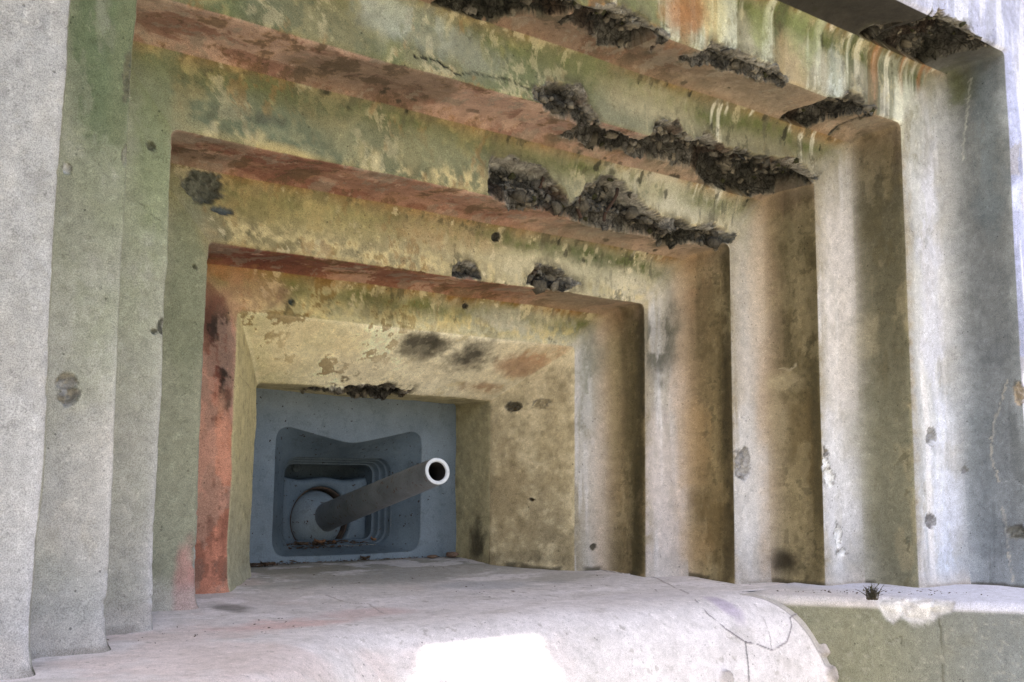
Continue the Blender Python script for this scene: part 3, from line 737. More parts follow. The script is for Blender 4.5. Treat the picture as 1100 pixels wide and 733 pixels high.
# crisp flaking skin on the lintel faces
m = (isF & TOP & (KF < 5)).astype(float)
n_cr3 = fbm(P + 3.1, (20, 20, 14), 5, 66, .68)
mixc(C, (192, 180, 138), m * sstep(.12, .4, n_cr) * sstep(.05, .12, n_cr3) * .45)
mixc(C, (122, 112, 72), m * sstep(.1, .4, -n_cr) * sstep(.05, .12, -n_cr3) * .4)
mixc(C, (142, 108, 54), m * sstep(.15, .4, n_cr2) * sstep(.12, .18, n_cr3) * sstep(.3, -.2, X) * .5)
mixc(C, (84, 80, 56), m * sstep(.2, .4, -n_cr2) * sstep(.2, .26, -n_cr3) * .6)
m = (isF & LEFT).astype(float)
mixc(C, (140, 138, 128), m * (KF > 1) * sstep(.1, .5, n_cr) * .2)
mixc(C, (196, 192, 186), m * (KF > 1) * sstep(.15, .5, n_cr2) * .2)
mixc(C, (150, 118, 96), m * (KF == 0) * sstep(.1, .25, n_cr2) * .6)
C = soften(C, 12, 6, .09)
C *= (1 + .07 * n_fin + .05 * n_gra)[:, None]
# plain wall: pale streaks; its lavender base has the blue sky light painted in
m = isF & (KF == 5)
mixc(C, (222, 224, 236), m * sstep(.2, .6, n_str + .2 * n_mid) * .55)
mixc(C, (150, 154, 166), m * sstep(.3, .9, -n_str + .2 * n_big) * .35)

PLM = {}
def plane_mask(pl):
    if pl in PLM: return PLM[pl]
    if pl[0] == 'S' and pl[1] in 'TRL': m = (S == 1) & (SIDE == {'L': 0, 'T': 1, 'R': 2}[pl[1]])
    elif pl == 'V0': m = S == 0
    elif pl[0] == 'F': m = KF == int(pl[1])
    elif pl[0] in 'VS': m = KV == int(pl[1])
    PLM[pl] = m; return m
for pl, p, ru, rv, c, s in STAINS:
    if pl in ('FL', 'CW'): continue
    hx = ru * (1.3 if pl[0] != 'V' else 1.35); vz = rv * (1.0 if pl != 'ST' else 1.2)
    sel = np.where(plane_mask(pl) & (np.abs(X - p[0]) < hx * 2.2 + .02) & (np.abs(Z - p[2]) < vz * 2.2) & (np.abs(Yc - p[1]) < hx * 2.2 + .3 * (pl[0] == 'S')))[0]
    h = X[sel] - p[0] if pl[0] != 'V' and pl not in ('SR', 'SL') else np.hypot(X[sel] - p[0], Yc[sel] - p[1])
    q = np.sqrt((h / hx) ** 2 + ((Z[sel] - p[2]) / vz) ** 2) + .28 * n_mid[sel] + .16 * n_fin[sel]
    a = (1 - sstep(.45, 1.25, q + .25 * n_cr2[sel])) * s * (1 - (.55 if sum(c) > 200 else .15) * sstep(.15, .3, n_cr[sel]))
    C[sel] += (lin(c) * (1 + .12 * n_fin[sel])[:, None] - C[sel]) * np.clip(a, 0, 1)[:, None]

mixc(C, (158, 128, 110), ((KF == 0) & LEFT) * sstep(.1, .2, n_cr) * .6)
mixc(C, (120, 78, 60), ((KF == 0) & LEFT) * sstep(.2, .3, n_cr2) * .5)
mixc(C, (206, 150, 122), ((KF == 0) & LEFT) * sstep(.2, .3, -n_cr2) * .4)
C = soften(C, 0, 5, .07)
def crack_mask(Q, pts, w, warp):
    d = np.full(len(Q), 9.0)
    for a, b in zip(pts[:-1], pts[1:]):
        a, b = np.array(a), np.array(b); ab = b - a
        t = np.clip(((Q - a) @ ab) / max(ab @ ab, 1e-9), 0, 1)
        d = np.minimum(d, np.linalg.norm(Q - (a + t[:, None] * ab), axis=1))
    return 1 - sstep(w * .45, w * 1.0, d)
for pl, pts, w, c, s in CRACKS:
    if pl in ('FL', 'CW'): continue
    A = np.array(pts); lo, hi = A.min(0) - .04, A.max(0) + .04
    sel = np.where(plane_mask(pl) & np.all((P >= lo) & (P <= hi), axis=1))[0]
    if not len(sel): continue
    Q = P[sel] + np.stack([n_wrp[sel], n_gra[sel], n_fin[sel]], 1) * .010
    mk = crack_mask(Q, pts, w, 0) * (.55 + .45 * sstep(-.3, .4, n_mid[sel]))
    C[sel] += (lin(c) - C[sel]) * (mk * s * (.6 if w < .007 else 1))[:, None]
    if sum(c) < 120: PD[sel] -= N[sel] * (mk * .006)[:, None]

# dark mould drops along the wet lower edges near the spalls
rs = np.random.default_rng(5)
for k, x0, x1, cnt in ((3, .3, 1.5, 34), (4, .4, 1.75, 30), (2, .5, 1.3, 16), (3, -1.0, .1, 14), (5, .8, 2.0, 8)):
    for _ in range(cnt):
        x0_ = rs.uniform(x0, x1); onV = rs.random() < .5
        r = rs.uniform(.005, .017) * (1.5 if rs.random() < .15 else 1)
        T = LT[k + 1]
        if onV:
            y = DY[k] - abs(rs.normal(0, .06)); p = (x0_, y, T); sel = np.where((KV == k) & TOP & (np.abs(X - x0_) < .08) & (np.abs(Yc - y) < .06))[0]
            q = np.hypot((X[sel] - x0_) / (r * 1.7), (Yc[sel] - y) / r)
        else:
            z = T - abs(rs.normal(0, .05)) - .01; ln = r * rs.uniform(.8, 3)
            sel = np.where((KF == k - 1) & TOP & (np.abs(X - x0_) < .06) & (np.abs(Z - z) < .14))[0]
            q = np.hypot((X[sel] - x0_) / r, (Z[sel] - z) / ln)
        a = (1 - sstep(.6, 1.1, q + .45 * n_fin[sel] + .3 * n_gra[sel])) * rs.uniform(.35, .85)
        C[sel] += (lin((48, 48, 34)) - C[sel]) * a[:, None]
# broken concrete: grimy aggregate, upper lip painted paler as if lit
mixc(C, (84, 80, 62), FRI * sstep(-.25, .35, n_fin + .6 * n_cr2) * .6)
base = lin((132, 127, 114)) * (1 + .3 * n_mid[si] + .5 * (cid - .5))[:, None]
w = sstep(.8, .95, cid + .15 * n_fin[si])[:, None] * .8; base = base * (1 - w) + lin((176, 170, 158)) * w
w = (sstep(.2, .8, fbm(P[si], 3, 2, 31)) * .5)[:, None]; base = base * (1 - w) + lin((72, 74, 50)) * w
w = (sstep(.4, .9, fbm(P[si], 7, 2, 33)) * .6)[:, None]; base = base * (1 - w) + lin((110, 78, 54)) * w
C[si] += (base - C[si]) * SP[si][:, None]
w = (LIP[si] * sstep(-.25, .35, n_mid[si] + .6 * n_fin[si]) * .85)[:, None]; base = base * (1 - w) + lin((176, 171, 158)) * w
C[si] += (base - C[si]) * SP[si][:, None]
ROCK = SP * (1 - .45 * LIP)
halo = np.zeros(len(P))
for sel, m, c, rim in chip_cols:
    C[sel] += (lin((92, 88, 78)) - C[sel]) * rim[:, None]  # dark upper rim painted as the shade under the chip's edge
    C[sel] += (lin(c) * (1 + .25 * n_fin[sel] + .2 * n_gra[sel])[:, None] - C[sel]) * m[:, None]
    ROCK[sel] = np.maximum(ROCK[sel], m * (0 if sum(c) > 600 else .35))
# dark joint line where the jambs meet the sill
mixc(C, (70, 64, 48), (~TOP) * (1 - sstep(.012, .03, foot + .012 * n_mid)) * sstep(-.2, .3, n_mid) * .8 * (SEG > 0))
mixc(C, (188, 180, 172), (~TOP) * (KF > 0) * (1 - sstep(.03, .12, foot + .03 * n_mid)) * .6)
lum = (C @ np.array([.2126, .7152, .0722]))[:, None]
C = lum + (C - lum) * .85
C = lum + (C - lum) * np.where(TOP & (SEG > 3), .86, 1.0)[:, None]
C = .32 * (np.clip(C, 1e-4, 1) / .32) ** 1.13
C = np.clip(C, .012, .82)

# angular lumps of aggregate standing out of the broken edges
def rubble(sel, count, name, seed, parent):
    import bmesh
    rr = np.random.default_rng(seed)
    bm = bmesh.new(); bmesh.ops.create_icosphere(bm, subdivisions=1, radius=1)
    bv = np.array([v.co[:] for v in bm.verts]); bf = np.array([[v.index for v in f.verts] for f in bm.faces]); bm.free()
    V, F, K = [], [], []
    for q, i in enumerate(rr.choice(sel, count)):
        s = rr.uniform(.009, .022) * (1.6 if rr.random() < .2 else 1)
        A = rr.normal(0, 1, (3, 3)); A, _ = np.linalg.qr(A)
        v = bv * rr.uniform(.5, 1.15, 3) * s
        v = v + rr.normal(0, .20 * s, v.shape)
        V.append(v @ A + PD[i] - N[i] * s * .15 + rr.normal(0, .003, 3)); F.append(bf + q * len(bv))
        g = rr.random(); c = lin((124, 117, 103)) * rr.uniform(.45, 1.25)
        if g > .92: c = lin((140, 134, 122)) * rr.uniform(.5, .9)
        elif g < .12: c = lin((66, 66, 44))
        K.append(np.tile(c, (len(bv), 1)))
    me = mesh_np(name, np.concatenate(V) - np.array(parent.location), np.concatenate(F), np.concatenate(K), np.full(len(np.concatenate(K)), .5))
    o = link(name, me, M_CON, parent, False); o['kind'] = 'stuff'
    return o

# split the sheet into one mesh per step (each still part of the one casemate front)
casemate = empty('bunker_front', (0, -2.14, -1.75))
tag(casemate, 'weathered concrete bunker front stepped inwards in five frames around the recessed gun', 'bunker wall')
PD3, C3 = PD.reshape(NI, NJ, 3), C.reshape(NI, NJ, 3)
groups = [('throat', (0,)), ('splayed_mouth', (1, 2)), ('step', (3, 4)), ('step', (5, 6)), ('step', (7, 8)), ('step', (9, 10)), ('step', (11,)), ('front_wall', (12,))]
du = np.gradient(PD3, axis=0); dv = np.gradient(PD3, axis=1)
NN = np.cross(du, dv); NN /= np.linalg.norm(NN, axis=2)[..., None] + 1e-12
sgn = np.sign((NN * N3).sum(2).mean()); NN *= sgn
OFF = np.array(casemate.location)
step_labels = iter(['innermost step, yellowed with a red brown soffit', 'second step from inside, with the long broken soffit edge', 'middle step, green stained with a long broken soffit edge', 'fourth step from inside, streaked with rust and lime', 'outermost step with a dark soffit'])
for name, segs in groups:
    ii = np.where(np.isin(pseg, segs))[0]; a, b = ii.min(), ii.max() + 1
    b2 = min(b + 1, NI)
    V = PD3[a:b2].reshape(-1, 3) - OFF
    me = mesh_np(name, V, grid_faces(b2 - a, NJ, flip=(sgn < 0)), C3[a:b2].reshape(-1, 3), ROCK.reshape(NI, NJ)[a:b2].ravel())
    o = link(name, me, M_CON, casemate)
    me.normals_split_custom_set_from_vertices(NN[a:b2].reshape(-1, 3).astype(np.float32))
    if name == 'step': o['label'] = next(step_labels)
    sel = np.where((SP > .6) & np.isin(SEG, segs + (tuple(q + 1 for q in segs[-1:]) if name == 'front_wall' else ())))[0]
    if len(sel) > 500: rubble(sel, int(len(sel) * .014), 'broken_aggregate', 60 + segs[0], casemate)

# ---- sill, rounded nose and plinth
def surf_colour(Q, kind):
    nb, nm, nf, ng = fbm(Q, 1.5, 3, 41), fbm(Q, 7, 4, 42), fbm(Q, 28, 4, 43, .6), fbm(Q, 75, 2, 44)
    sx = fbm(Q, (5, 9, 9), 6, 45, .66)
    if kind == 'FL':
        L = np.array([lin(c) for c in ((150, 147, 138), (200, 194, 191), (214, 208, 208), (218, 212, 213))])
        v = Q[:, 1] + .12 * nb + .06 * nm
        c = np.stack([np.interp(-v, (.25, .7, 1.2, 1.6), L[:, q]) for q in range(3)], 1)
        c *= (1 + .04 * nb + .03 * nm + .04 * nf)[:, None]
        mixc(c, (232, 226, 228), sstep(.08, .4, sx) * .5)
        mixc(c, (188, 182, 179), sstep(.15, .6, -sx + .3 * nb) * .25)
        mixc(c, (156, 149, 142), sstep(.42, .6, -sx + .2 * nf) * .15)
        mixc(c, (216, 194, 188), sstep(.2, .7, nb + .4 * nm) * .4 * sstep(.3, -.6, Q[:, 0]))
        mixc(c, (128, 120, 112), sstep(.72, .85, nf) * .4)
        # darker line along the back of the sill
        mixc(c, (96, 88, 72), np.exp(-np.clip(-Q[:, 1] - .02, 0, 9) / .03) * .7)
        xb = np.where(Q[:, 1] > -1.50, 9, 1.12 + (-1.54 - Q[:, 1]) * .737)
        db = xb - Q[:, 0]
        mixc(c, (172, 166, 158), (1 - sstep(.03, .05, db + .008 * nm)) * .8)
        mixc(c, (112, 106, 100), np.exp(-((db - .045 + .006 * nm) / .005) ** 2) * .7)
    else:
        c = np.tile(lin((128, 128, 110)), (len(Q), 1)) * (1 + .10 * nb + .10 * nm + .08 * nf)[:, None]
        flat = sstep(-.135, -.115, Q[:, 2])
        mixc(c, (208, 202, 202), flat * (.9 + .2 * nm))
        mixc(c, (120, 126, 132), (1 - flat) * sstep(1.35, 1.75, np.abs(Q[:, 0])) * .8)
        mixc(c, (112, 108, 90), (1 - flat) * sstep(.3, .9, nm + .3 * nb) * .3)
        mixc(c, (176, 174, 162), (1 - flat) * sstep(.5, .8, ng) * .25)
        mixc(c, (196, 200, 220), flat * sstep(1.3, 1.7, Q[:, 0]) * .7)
    for pl, p, ru, rv, col, s in STAINS:
        if pl != kind: continue
        rv = rv * (1 if p[1] > -1.45 else .4)
        sel = np.where((np.abs(Q[:, 0] - p[0]) < ru * 3) & (np.abs(Q[:, 1] - p[1]) < rv * 12 + ru))[0]
        q = np.sqrt(((Q[sel, 0] - p[0]) / (ru * 1.2)) ** 2 + ((Q[sel, 1] - p[1]) / (rv * 4)) ** 2 + ((Q[sel, 2] - p[2]) / .07) ** 2 * (p[1] < -1.45)) + .35 * nm[sel] + .25 * sx[sel]
        c[sel] += (lin(col) - c[sel]) * ((1 - sstep(.45, 1.25, q)) * s)[:, None]
    dz = np.zeros(len(Q))
    for pl, pts, w, col, s in CRACKS:
        if pl != kind: continue
        A = np.array(pts); sel = np.where(np.all((Q[:, :2] >= A.min(0)[:2] - .05) & (Q[:, :2] <= A.max(0)[:2] + .05), axis=1))[0]
        if not len(sel): continue
        W = Q[sel] + np.stack([nm[sel], nf[sel], 0 * nf[sel]], 1) * .005
        pts = [(p[0], p[1], p[2]) for p in pts]
        mk = crack_mask(W, pts, w * .9, 0)
        c[sel] += (lin(col) - c[sel]) * (mk * s)[:, None]; dz[sel] -= mk * .004
    for pl, p, ru, rv, dep, col in CHIPS:
        if pl != kind: continue
        d = np.linalg.norm(Q - np.array(p), axis=1)
        sel = np.where(d < .12)[0]
        mk = 1 - sstep(.7, 1.05, d[sel] / (max(ru, rv) * 1.15) + .3 * nf[sel] + .2 * nm[sel])
        c[sel] += (lin(col) * (1 + .3 * nf[sel])[:, None] - c[sel]) * mk[:, None]; dz[sel] -= mk * dep
    return np.clip(c, .02, .8), dz + .004 * nb + .0016 * nm + .0008 * nf

def sheet(V3, kind, name, mat, flip=False):
    ni, nj = V3.shape[:2]; Q = V3.reshape(-1, 3)
    n = np.cross(np.gradient(V3, axis=0), np.gradient(V3, axis=1)).reshape(-1, 3); n /= np.linalg.norm(n, axis=1)[:, None] + 1e-12
    if flip: n = -n
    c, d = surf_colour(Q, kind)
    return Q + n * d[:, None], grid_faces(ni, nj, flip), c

def join(parts, name, mat, parent):
    V, F, K, o = [], [], [], 0
    for v, f, c in parts:
        V.append(v); F.append(f + o); K.append(c); o += len(v)
    me = mesh_np(name, np.concatenate(V) - OFF, np.concatenate(F), np.concatenate(K))
    return link(name, me, mat, parent)

def cheek(y): return 1.12 + (-1.54 - np.minimum(y, -1.54)) * .737
ys = np.linspace(.05, -1.28, 220)
xs = np.linspace(-2.0, 2.0, 560)
YY, XX = np.meshgrid(ys, xs, indexing='ij')
fl = np.stack([XX, YY, floor_z(YY)], 2)
xl = np.concatenate([np.linspace(-7, -2.5, 30)[:-1], np.linspace(-2.5, 1, 760)])          # columns, 1 = the right cheek
y0c = -1.30 - .70 * sstep(-.75, -1.75, xl)                                                   # where the nose starts to fall
rows = []
for t in np.linspace(0, 1, 60, endpoint=False): rows.append((-1.28 + (y0c + 1.28) * t, np.full(len(xl), -.08)))
for t in np.r_[np.linspace(0, .7, 50, endpoint=False), np.linspace(.7, 1.25, 110)]: rows.append((y0c - .5 * t, np.full(len(xl), -.08 - .36 * t ** 4.8)))
for z in np.linspace(-1.15, -1.8, 20): rows.append((y0c - .625, np.full(len(xl), z)))
nose = np.zeros((len(rows), len(xl), 3))
for k, (yy, zz) in enumerate(rows):
    sc = np.where(xl > 0, cheek(yy) + 1.0 * sstep(-1.47, -1.42, yy), 1.0)
    nose[k] = np.stack([xl * sc, yy, zz], 1)
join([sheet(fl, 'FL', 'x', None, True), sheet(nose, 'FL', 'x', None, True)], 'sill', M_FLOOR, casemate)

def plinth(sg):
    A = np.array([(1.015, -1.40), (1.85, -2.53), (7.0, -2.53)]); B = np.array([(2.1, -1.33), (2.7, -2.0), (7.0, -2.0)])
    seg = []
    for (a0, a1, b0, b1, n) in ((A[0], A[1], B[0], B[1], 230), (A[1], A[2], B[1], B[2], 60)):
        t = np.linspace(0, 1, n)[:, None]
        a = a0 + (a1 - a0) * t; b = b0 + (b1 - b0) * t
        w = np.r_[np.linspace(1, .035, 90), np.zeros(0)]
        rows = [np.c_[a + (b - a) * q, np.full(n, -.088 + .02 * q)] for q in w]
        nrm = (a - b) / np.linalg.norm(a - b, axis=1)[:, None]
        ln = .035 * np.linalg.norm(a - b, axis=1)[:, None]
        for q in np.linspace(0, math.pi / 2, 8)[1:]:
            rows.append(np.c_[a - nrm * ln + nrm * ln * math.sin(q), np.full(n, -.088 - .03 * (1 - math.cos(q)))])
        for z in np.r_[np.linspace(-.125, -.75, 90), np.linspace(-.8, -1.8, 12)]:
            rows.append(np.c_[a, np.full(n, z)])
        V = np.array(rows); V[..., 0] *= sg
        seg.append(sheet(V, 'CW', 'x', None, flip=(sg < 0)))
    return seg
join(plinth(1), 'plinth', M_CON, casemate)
# unseen slab above the opening, added to shade the front down to the sill
mb = MB()
def boxv(x0, x1, y0, y1, z0, z1):
    return [(x0, y0, z0), (x1, y0, z0), (x1, y1, z0), (x0, y1, z0), (x0, y0, z1), (x1, y0, z1), (x1, y1, z1), (x0, y1, z1)], \
           [(0, 3, 2, 1), (4, 5, 6, 7), (0, 1, 5, 4), (1, 2, 6, 5), (2, 3, 7, 6), (3, 0, 4, 7)]
V, F = boxv(-7.2, 7.2, SHADE_SLAB_Y, 1.5, SHADE_SLAB_Z, SHADE_SLAB_Z + .45)
mb.add([Vector(v) - Vector(casemate.location) for v in V], F)
M_PLAIN = simple_mat('shade_slab_concrete', [(.3, lin((120, 118, 106))), (.7, lin((170, 166, 156)))], 6, .9, .4, 60)
shade_slab = mb.build('added_shade_slab', M_PLAIN, casemate, False)
bv = shade_slab.modifiers.new('bevel', 'BEVEL'); bv.width = .03; bv.segments = 2
# rusty reinforcing bars laid bare in the broken edge
M_RUST = simple_mat('rusty_iron', [(.3, lin((40, 32, 27))), (.6, lin((70, 50, 38))), (.75, lin((50, 42, 36)))], 40, .9, .5, 120)
for x, z0, z1, lean in ((.205, 1.52, 1.66, .01), (.46, 1.52, 1.70, -.015), (.60, 1.53, 1.68, .03)):
    mb = MB(); p = [(x + lean * t * 2, DY[3] + .052 + .02 * math.sin(5 * t + x), z0 + (z1 - z0) * t) for t in np.linspace(0, 1, 6)]
    mb.tube([Vector(q) - Vector(casemate.location) for q in p], .008, 8)
    mb.build('reinforcing_bar', M_RUST, casemate)

# ------------------------------------------------------------------ armour shield
M_STEEL = steel_mat('blue_grey_paint', (104, 116, 124), (124, 135, 142), (72, 82, 87), (44, 36, 32), .675)
M_STEEL_D = steel_mat('dark_blue_grey_paint', (76, 88, 96), (96, 108, 115), (58, 66, 70), (48, 38, 32))
M_BALL = steel_mat('grey_ball_paint', (112, 122, 126), (128, 138, 142), (92, 98, 98), (66, 50, 40))
SH_O = Vector((.017, 0, 0))
shield = empty('armour_shield', (.017, 0, 0))
tag(shield, 'blue grey painted steel shield with a notched recess behind the gun barrel', 'gun shield')
CEN = np.array((0.0, .29))
ANG = np.linspace(0, 2 * math.pi, 361)[:-1]
def cast(poly):
    """radial distances from CEN to a closed polygon in the directions ANG"""
    poly = np.array(poly) - CEN; out = []
    a, b = poly, np.roll(poly, -1, 0)
    for w in ANG:
        d = np.array((math.cos(w), math.sin(w))); e = b - a
        den = d[0] * e[:, 1] - d[1] * e[:, 0]
        with np.errstate(all='ignore'):
            t = (a[:, 0] * e[:, 1] - a[:, 1] * e[:, 0]) / den; s = (a[:, 0] * d[1] - a[:, 1] * d[0]) / den
        ok = (s > -1e-6) & (s < 1 + 1e-6) & (t > 0)
        out.append(t[ok].max())
    return np.array(out)
def ring(rad, y): return [(CEN[0] + r * math.cos(w), y, CEN[1] + r * math.sin(w)) for r, w in zip(rad, ANG)]
def rrect(x0, x1, z0, z1, r, n=10):
    p = []
    for cx, cz, a0 in ((x1 - r, z1 - r, 0), (x0 + r, z1 - r, 90), (x0 + r, z0 + r, 180), (x1 - r, z0 + r, 270)):
        for k in range(n + 1):
            w = R(a0 + 90 * k / n); p.append((cx + r * math.cos(w), cz + r * math.sin(w)))
    return p
half = [(0.0, .556), (.045, .560), (.10, .571), (.20, .592), (.31, .617), (.335, .6215), (.358, .619), (.378, .609), (.392, .592), (.398, .568), (.399, .545), (.4005, .12), (.397, .085), (.386, .058), (.368, .041), (.340, .033), (.1, .030)]
outline = [(x, z) for x, z in half] + [(-x, z) for x, z in half[::-1]]
o_r = cast(outline)
def smooth_r(r, n=2):
    for _ in range(n): r = (np.roll(r, 1) + 2 * r + np.roll(r, -1)) / 4
    return r
o_r = smooth_r(o_r, 1)
plate_r = cast(rrect(-.70, .70, -.05, .86, .02))
inn = [cast(rrect(-.300 + i, .300 - i, .065 + i * .4, .489 - i * .6, .075 - i * .5)) for i in (0, .004, .016, .020, .034, .038, .055)]
mb = MB(); mb.loops([ring(plate_r, .03), ring(plate_r, 0), ring(o_r * .3 + plate_r * .7, 0), ring(o_r + .006, 0), ring(o_r + .0015, .002), ring(o_r, .006)])
pl = mb.build('face_plate', M_STEEL, shield)
mb = MB(); mb.loops([ring(o_r, .006)] + [ring(smooth_r(o_r * (1 - t) + inn[0] * t, 2), .006 + .112 * t) for t in np.linspace(.1, 1, 9)])
mb.build('flared_recess', M_STEEL_D, shield)
for k, (ya, yb) in enumerate(((.118, .150), (.150, .182), (.182, .215))):
    mb = MB(); mb.loops([ring(inn[2 * k], ya), ring(inn[2 * k + 1], ya + .003), ring(inn[2 * k + 1], yb - .002), ring(inn[min(2 * k + 2, 6)], yb)])
    mb.build('stepped_frame', M_STEEL_D, shield)
mb = MB(); mb.loops([ring(inn[6], .215), ring(inn[6], .47)], True)
mb.build('inner_casing', M_STEEL_D, shield)
# mantlet: block with a round port for the ball, rolled top edge
PC = np.array((-.02, .185)); PRAD = .163
CEN_OLD = CEN.copy(); CEN = PC
def wave(poly): return poly
top = [(x, .386 + .007 * math.cos(x * 26) ) for x in np.linspace(.235, -.225, 30)]
block = top + [(-.235, .37), (-.240, .07), (.24, .07), (.245, .37)]
b_r = cast(block); hole = np.full(360, PRAD)
floor_r = cast([(-2, .072), (2, .072), (2, 3), (-2, 3)]); hole = np.minimum(hole, floor_r)
mb = MB(); mb.loops([ring(hole, .44), ring(hole, .264), ring(hole + .004, .256), ring(hole + .012, .252), ring(hole * .6 + b_r * .4, .250), ring(b_r - .02, .250), ring(b_r - .006, .256), ring(b_r, .272), ring(b_r, .45)])
mb.build('mantlet', M_STEEL_D, shield)
M_SEAL = simple_mat('rusted_seal', [(.35, lin((40, 36, 32))), (.55, lin((70, 54, 42))), (.7, lin((112, 96, 80)))], 18, .85, .5, 90)
mb = MB(); mb.loops([ring(np.minimum(np.full(360, q), floor_r), y) for q, y in ((.1628, .275), (.160, .270), (.152, .276), (.147, .33))])
mb.build('port_ring', M_SEAL, shield)
CEN = CEN_OLD
mb = MB(); mb.loops([[(-.055 + r * math.cos(w), y, .437 + r * math.sin(w)) for w in np.linspace(0, 2 * math.pi, 25)[:-1]] for r, y in ((.021, .469), (.021, .462), (.015, .460), (.013, .468))], True)
mb.build('bolt_socket', M_STEEL_D, shield)

# ------------------------------------------------------------------ gun
gun = empty('cannon', (-.01, .34, .180))
tag(gun, 'long dark steel gun barrel with white muzzle ring jutting from the shield', 'cannon')
M_GUN = steel_mat('dark_gun_steel', (98, 103, 106), (122, 127, 130), (74, 77, 77), (90, 70, 56), .64)
M_GUN.node_tree.nodes['Principled BSDF'].inputs['Roughness'].default_value = .42
M_MUZ = simple_mat('white_muzzle_paint', [(.3, lin((150, 150, 146))), (.42, lin((196, 200, 204))), (.66, lin((210, 214, 216))), (.72, lin((110, 96, 84)))], 30, .5, .1, 90)
M_BORE = simple_mat('dark_bore', [(.4, (.012, .011, .010)), (.7, (.03, .022, .016))], 20, .8, .3, 60)  # near-black inside of the barrel
mb = MB(); L = []
for th_ in np.linspace(0.02, math.pi * .62, 28):
    L.append([(.150 * math.sin(th_) * math.cos(w), -.150 * math.cos(th_), .150 * math.sin(th_) * math.sin(w)) for w in np.linspace(0, 2 * math.pi, 49)[:-1]])
mb.loops([[(0, -.15, 0)] * 48] + L)
mb.build('ball_mount', M_BALL, gun)
az, el = R(8.5), R(10.1)
d = Vector((-math.sin(az) * math.cos(el), -math.cos(az) * math.cos(el), math.sin(el)))
b0 = Vector((.005, .2, .203)) - gun.location
rotm = d.to_track_quat('Z', 'Y').to_matrix()
def lathe(prof, n=48):
    return [[b0 + rotm @ Vector((r * math.cos(w), r * math.sin(w), t)) for w in np.linspace(0, 2 * math.pi, n + 1)[:-1]] for t, r in prof]
LEN = 1.235
mb = MB(); mb.loops(lathe([(-.06, .074), (-.005, .072), (0.0, .0685), (.3, .0655), (.6, .062), (.9, .0585), (LEN - .06, .0555), (LEN - .004, .0545), (LEN, .0535), (LEN + .0005, .050)]))
barrel = mb.build('barrel', M_GUN, gun)
mb = MB(); mb.loops(lathe([(LEN - .002, .0538), (LEN + .0015, .0532), (LEN + .003, .0515), (LEN + .003, .0405), (LEN - .001, .0385), (LEN - .006, .0380)]))
mb.build('muzzle_ring', M_MUZ, barrel)
mb = MB(); mb.loops(lathe([(LEN - .005, .0383), (LEN - .3, .038), (LEN - .9, .037)]), True)
mb.build('bore', M_BORE, barrel)

# ------------------------------------------------------------------ leaves, stone, weed on the sill
M_LEAF = simple_mat('dead_leaf', [(.35, lin((92, 62, 40))), (.65, lin((150, 108, 74)))], 30, .8, .3, 120)
M_LEAF2 = simple_mat('dark_dead_leaf', [(.35, lin((52, 40, 30))), (.65, lin((92, 70, 50)))], 30, .8, .3, 120)
def leaf(loc, size, rz, tilt, mat, label):
    mb = MB(); V = []; F = []
    n = 9
    for t in np.linspace(-1, 1, n):
        w = .42 * (1 - abs(t) ** 1.8) * (1 + .12 * math.sin(9 * t)); cu = .25 * t * t
        for s in (-1, -.5, 0, .5, 1): V.append((t * size, s * w * size, (cu + .30 * abs(s) ** 1.5 + .06 * math.sin(7 * t + 3 * s)) * size))
    for i in range(n - 1):
        for j in range(4): F.append((i * 5 + j, i * 5 + j + 1, i * 5 + j + 6, i * 5 + j + 5))
    mb.add(V, F); o = mb.build('dead_leaf', mat)
    sm = o.modifiers.new('thickness', 'SOLIDIFY'); sm.thickness = .0015
    o.location = loc; o.rotation_euler = (tilt, tilt * .6, rz)
    tag(o, label, 'leaf', 'dead leaves lying around the gun shield'); return o
for x, y, z, s, rz, ti, mt, lb in LEAVES:
    leaf((x, y, z), s, rz, ti, M_LEAF if mt else M_LEAF2, lb)
# crumbs, twigs and leaf bits blown against the shield
mb = MB()
rl = np.random.default_rng(3)
def crumb(p, s):
    a = rl.uniform(0, 6.28); u_ = Vector((math.cos(a), math.sin(a), rl.uniform(-.3, .3))) * s * rl.uniform(.5, 2.4); v_ = Vector((-math.sin(a), math.cos(a), rl.uniform(-.2, .5))) * s * rl.uniform(.3, .8)
    p = Vector(p); h = Vector((0, 0, s * .35))
    mb.add([p - u_, p + v_ * .9, p + u_, p - v_, p + h * 1.2, p - h], [(0, 1, 4), (1, 2, 4), (2, 3, 4), (3, 0, 4), (1, 0, 5), (2, 1, 5), (3, 2, 5), (0, 3, 5)])
for _ in range(150):
    x = -.62 + abs(rl.normal(0, .13)); y = -.01 - abs(rl.normal(0, .035)) - max(0, -.3 - x) * .12 * rl.random()
    if x < .6: crumb((x, y, float(floor_z(y)) + .006 + rl.uniform(0, .008)), rl.uniform(.004, .012))
for _ in range(110):
    x = rl.uniform(-.6, .62); y = -.008 - abs(rl.normal(0, .012)); crumb((x, y, float(floor_z(y)) + .006), rl.uniform(.003, .008))
for _ in range(260):
    x = np.clip(rl.normal(-.08, .13), -.27, .3); y = rl.uniform(.08, .24); crumb((.017 + x, y, .072 + .30 * max(0, .118 - y) * -1 + rl.uniform(0, .012) * (1 if y > .1 else .3)), rl.uniform(.004, .012))
for _ in range(90):
    x = rl.uniform(-1.2, 1.4); y = rl.uniform(-1.3, -.05); crumb((x, y, float(floor_z(y)) + .003), rl.uniform(.0015, .005))
for _ in range(80):
    q = rl.random(); x = 1.22 + .62 * q + abs(rl.normal(0, .05)); y = -1.60 - .50 * q + rl.normal(.05, .05); crumb((x, y, -.084 + .004), rl.uniform(.002, .007))
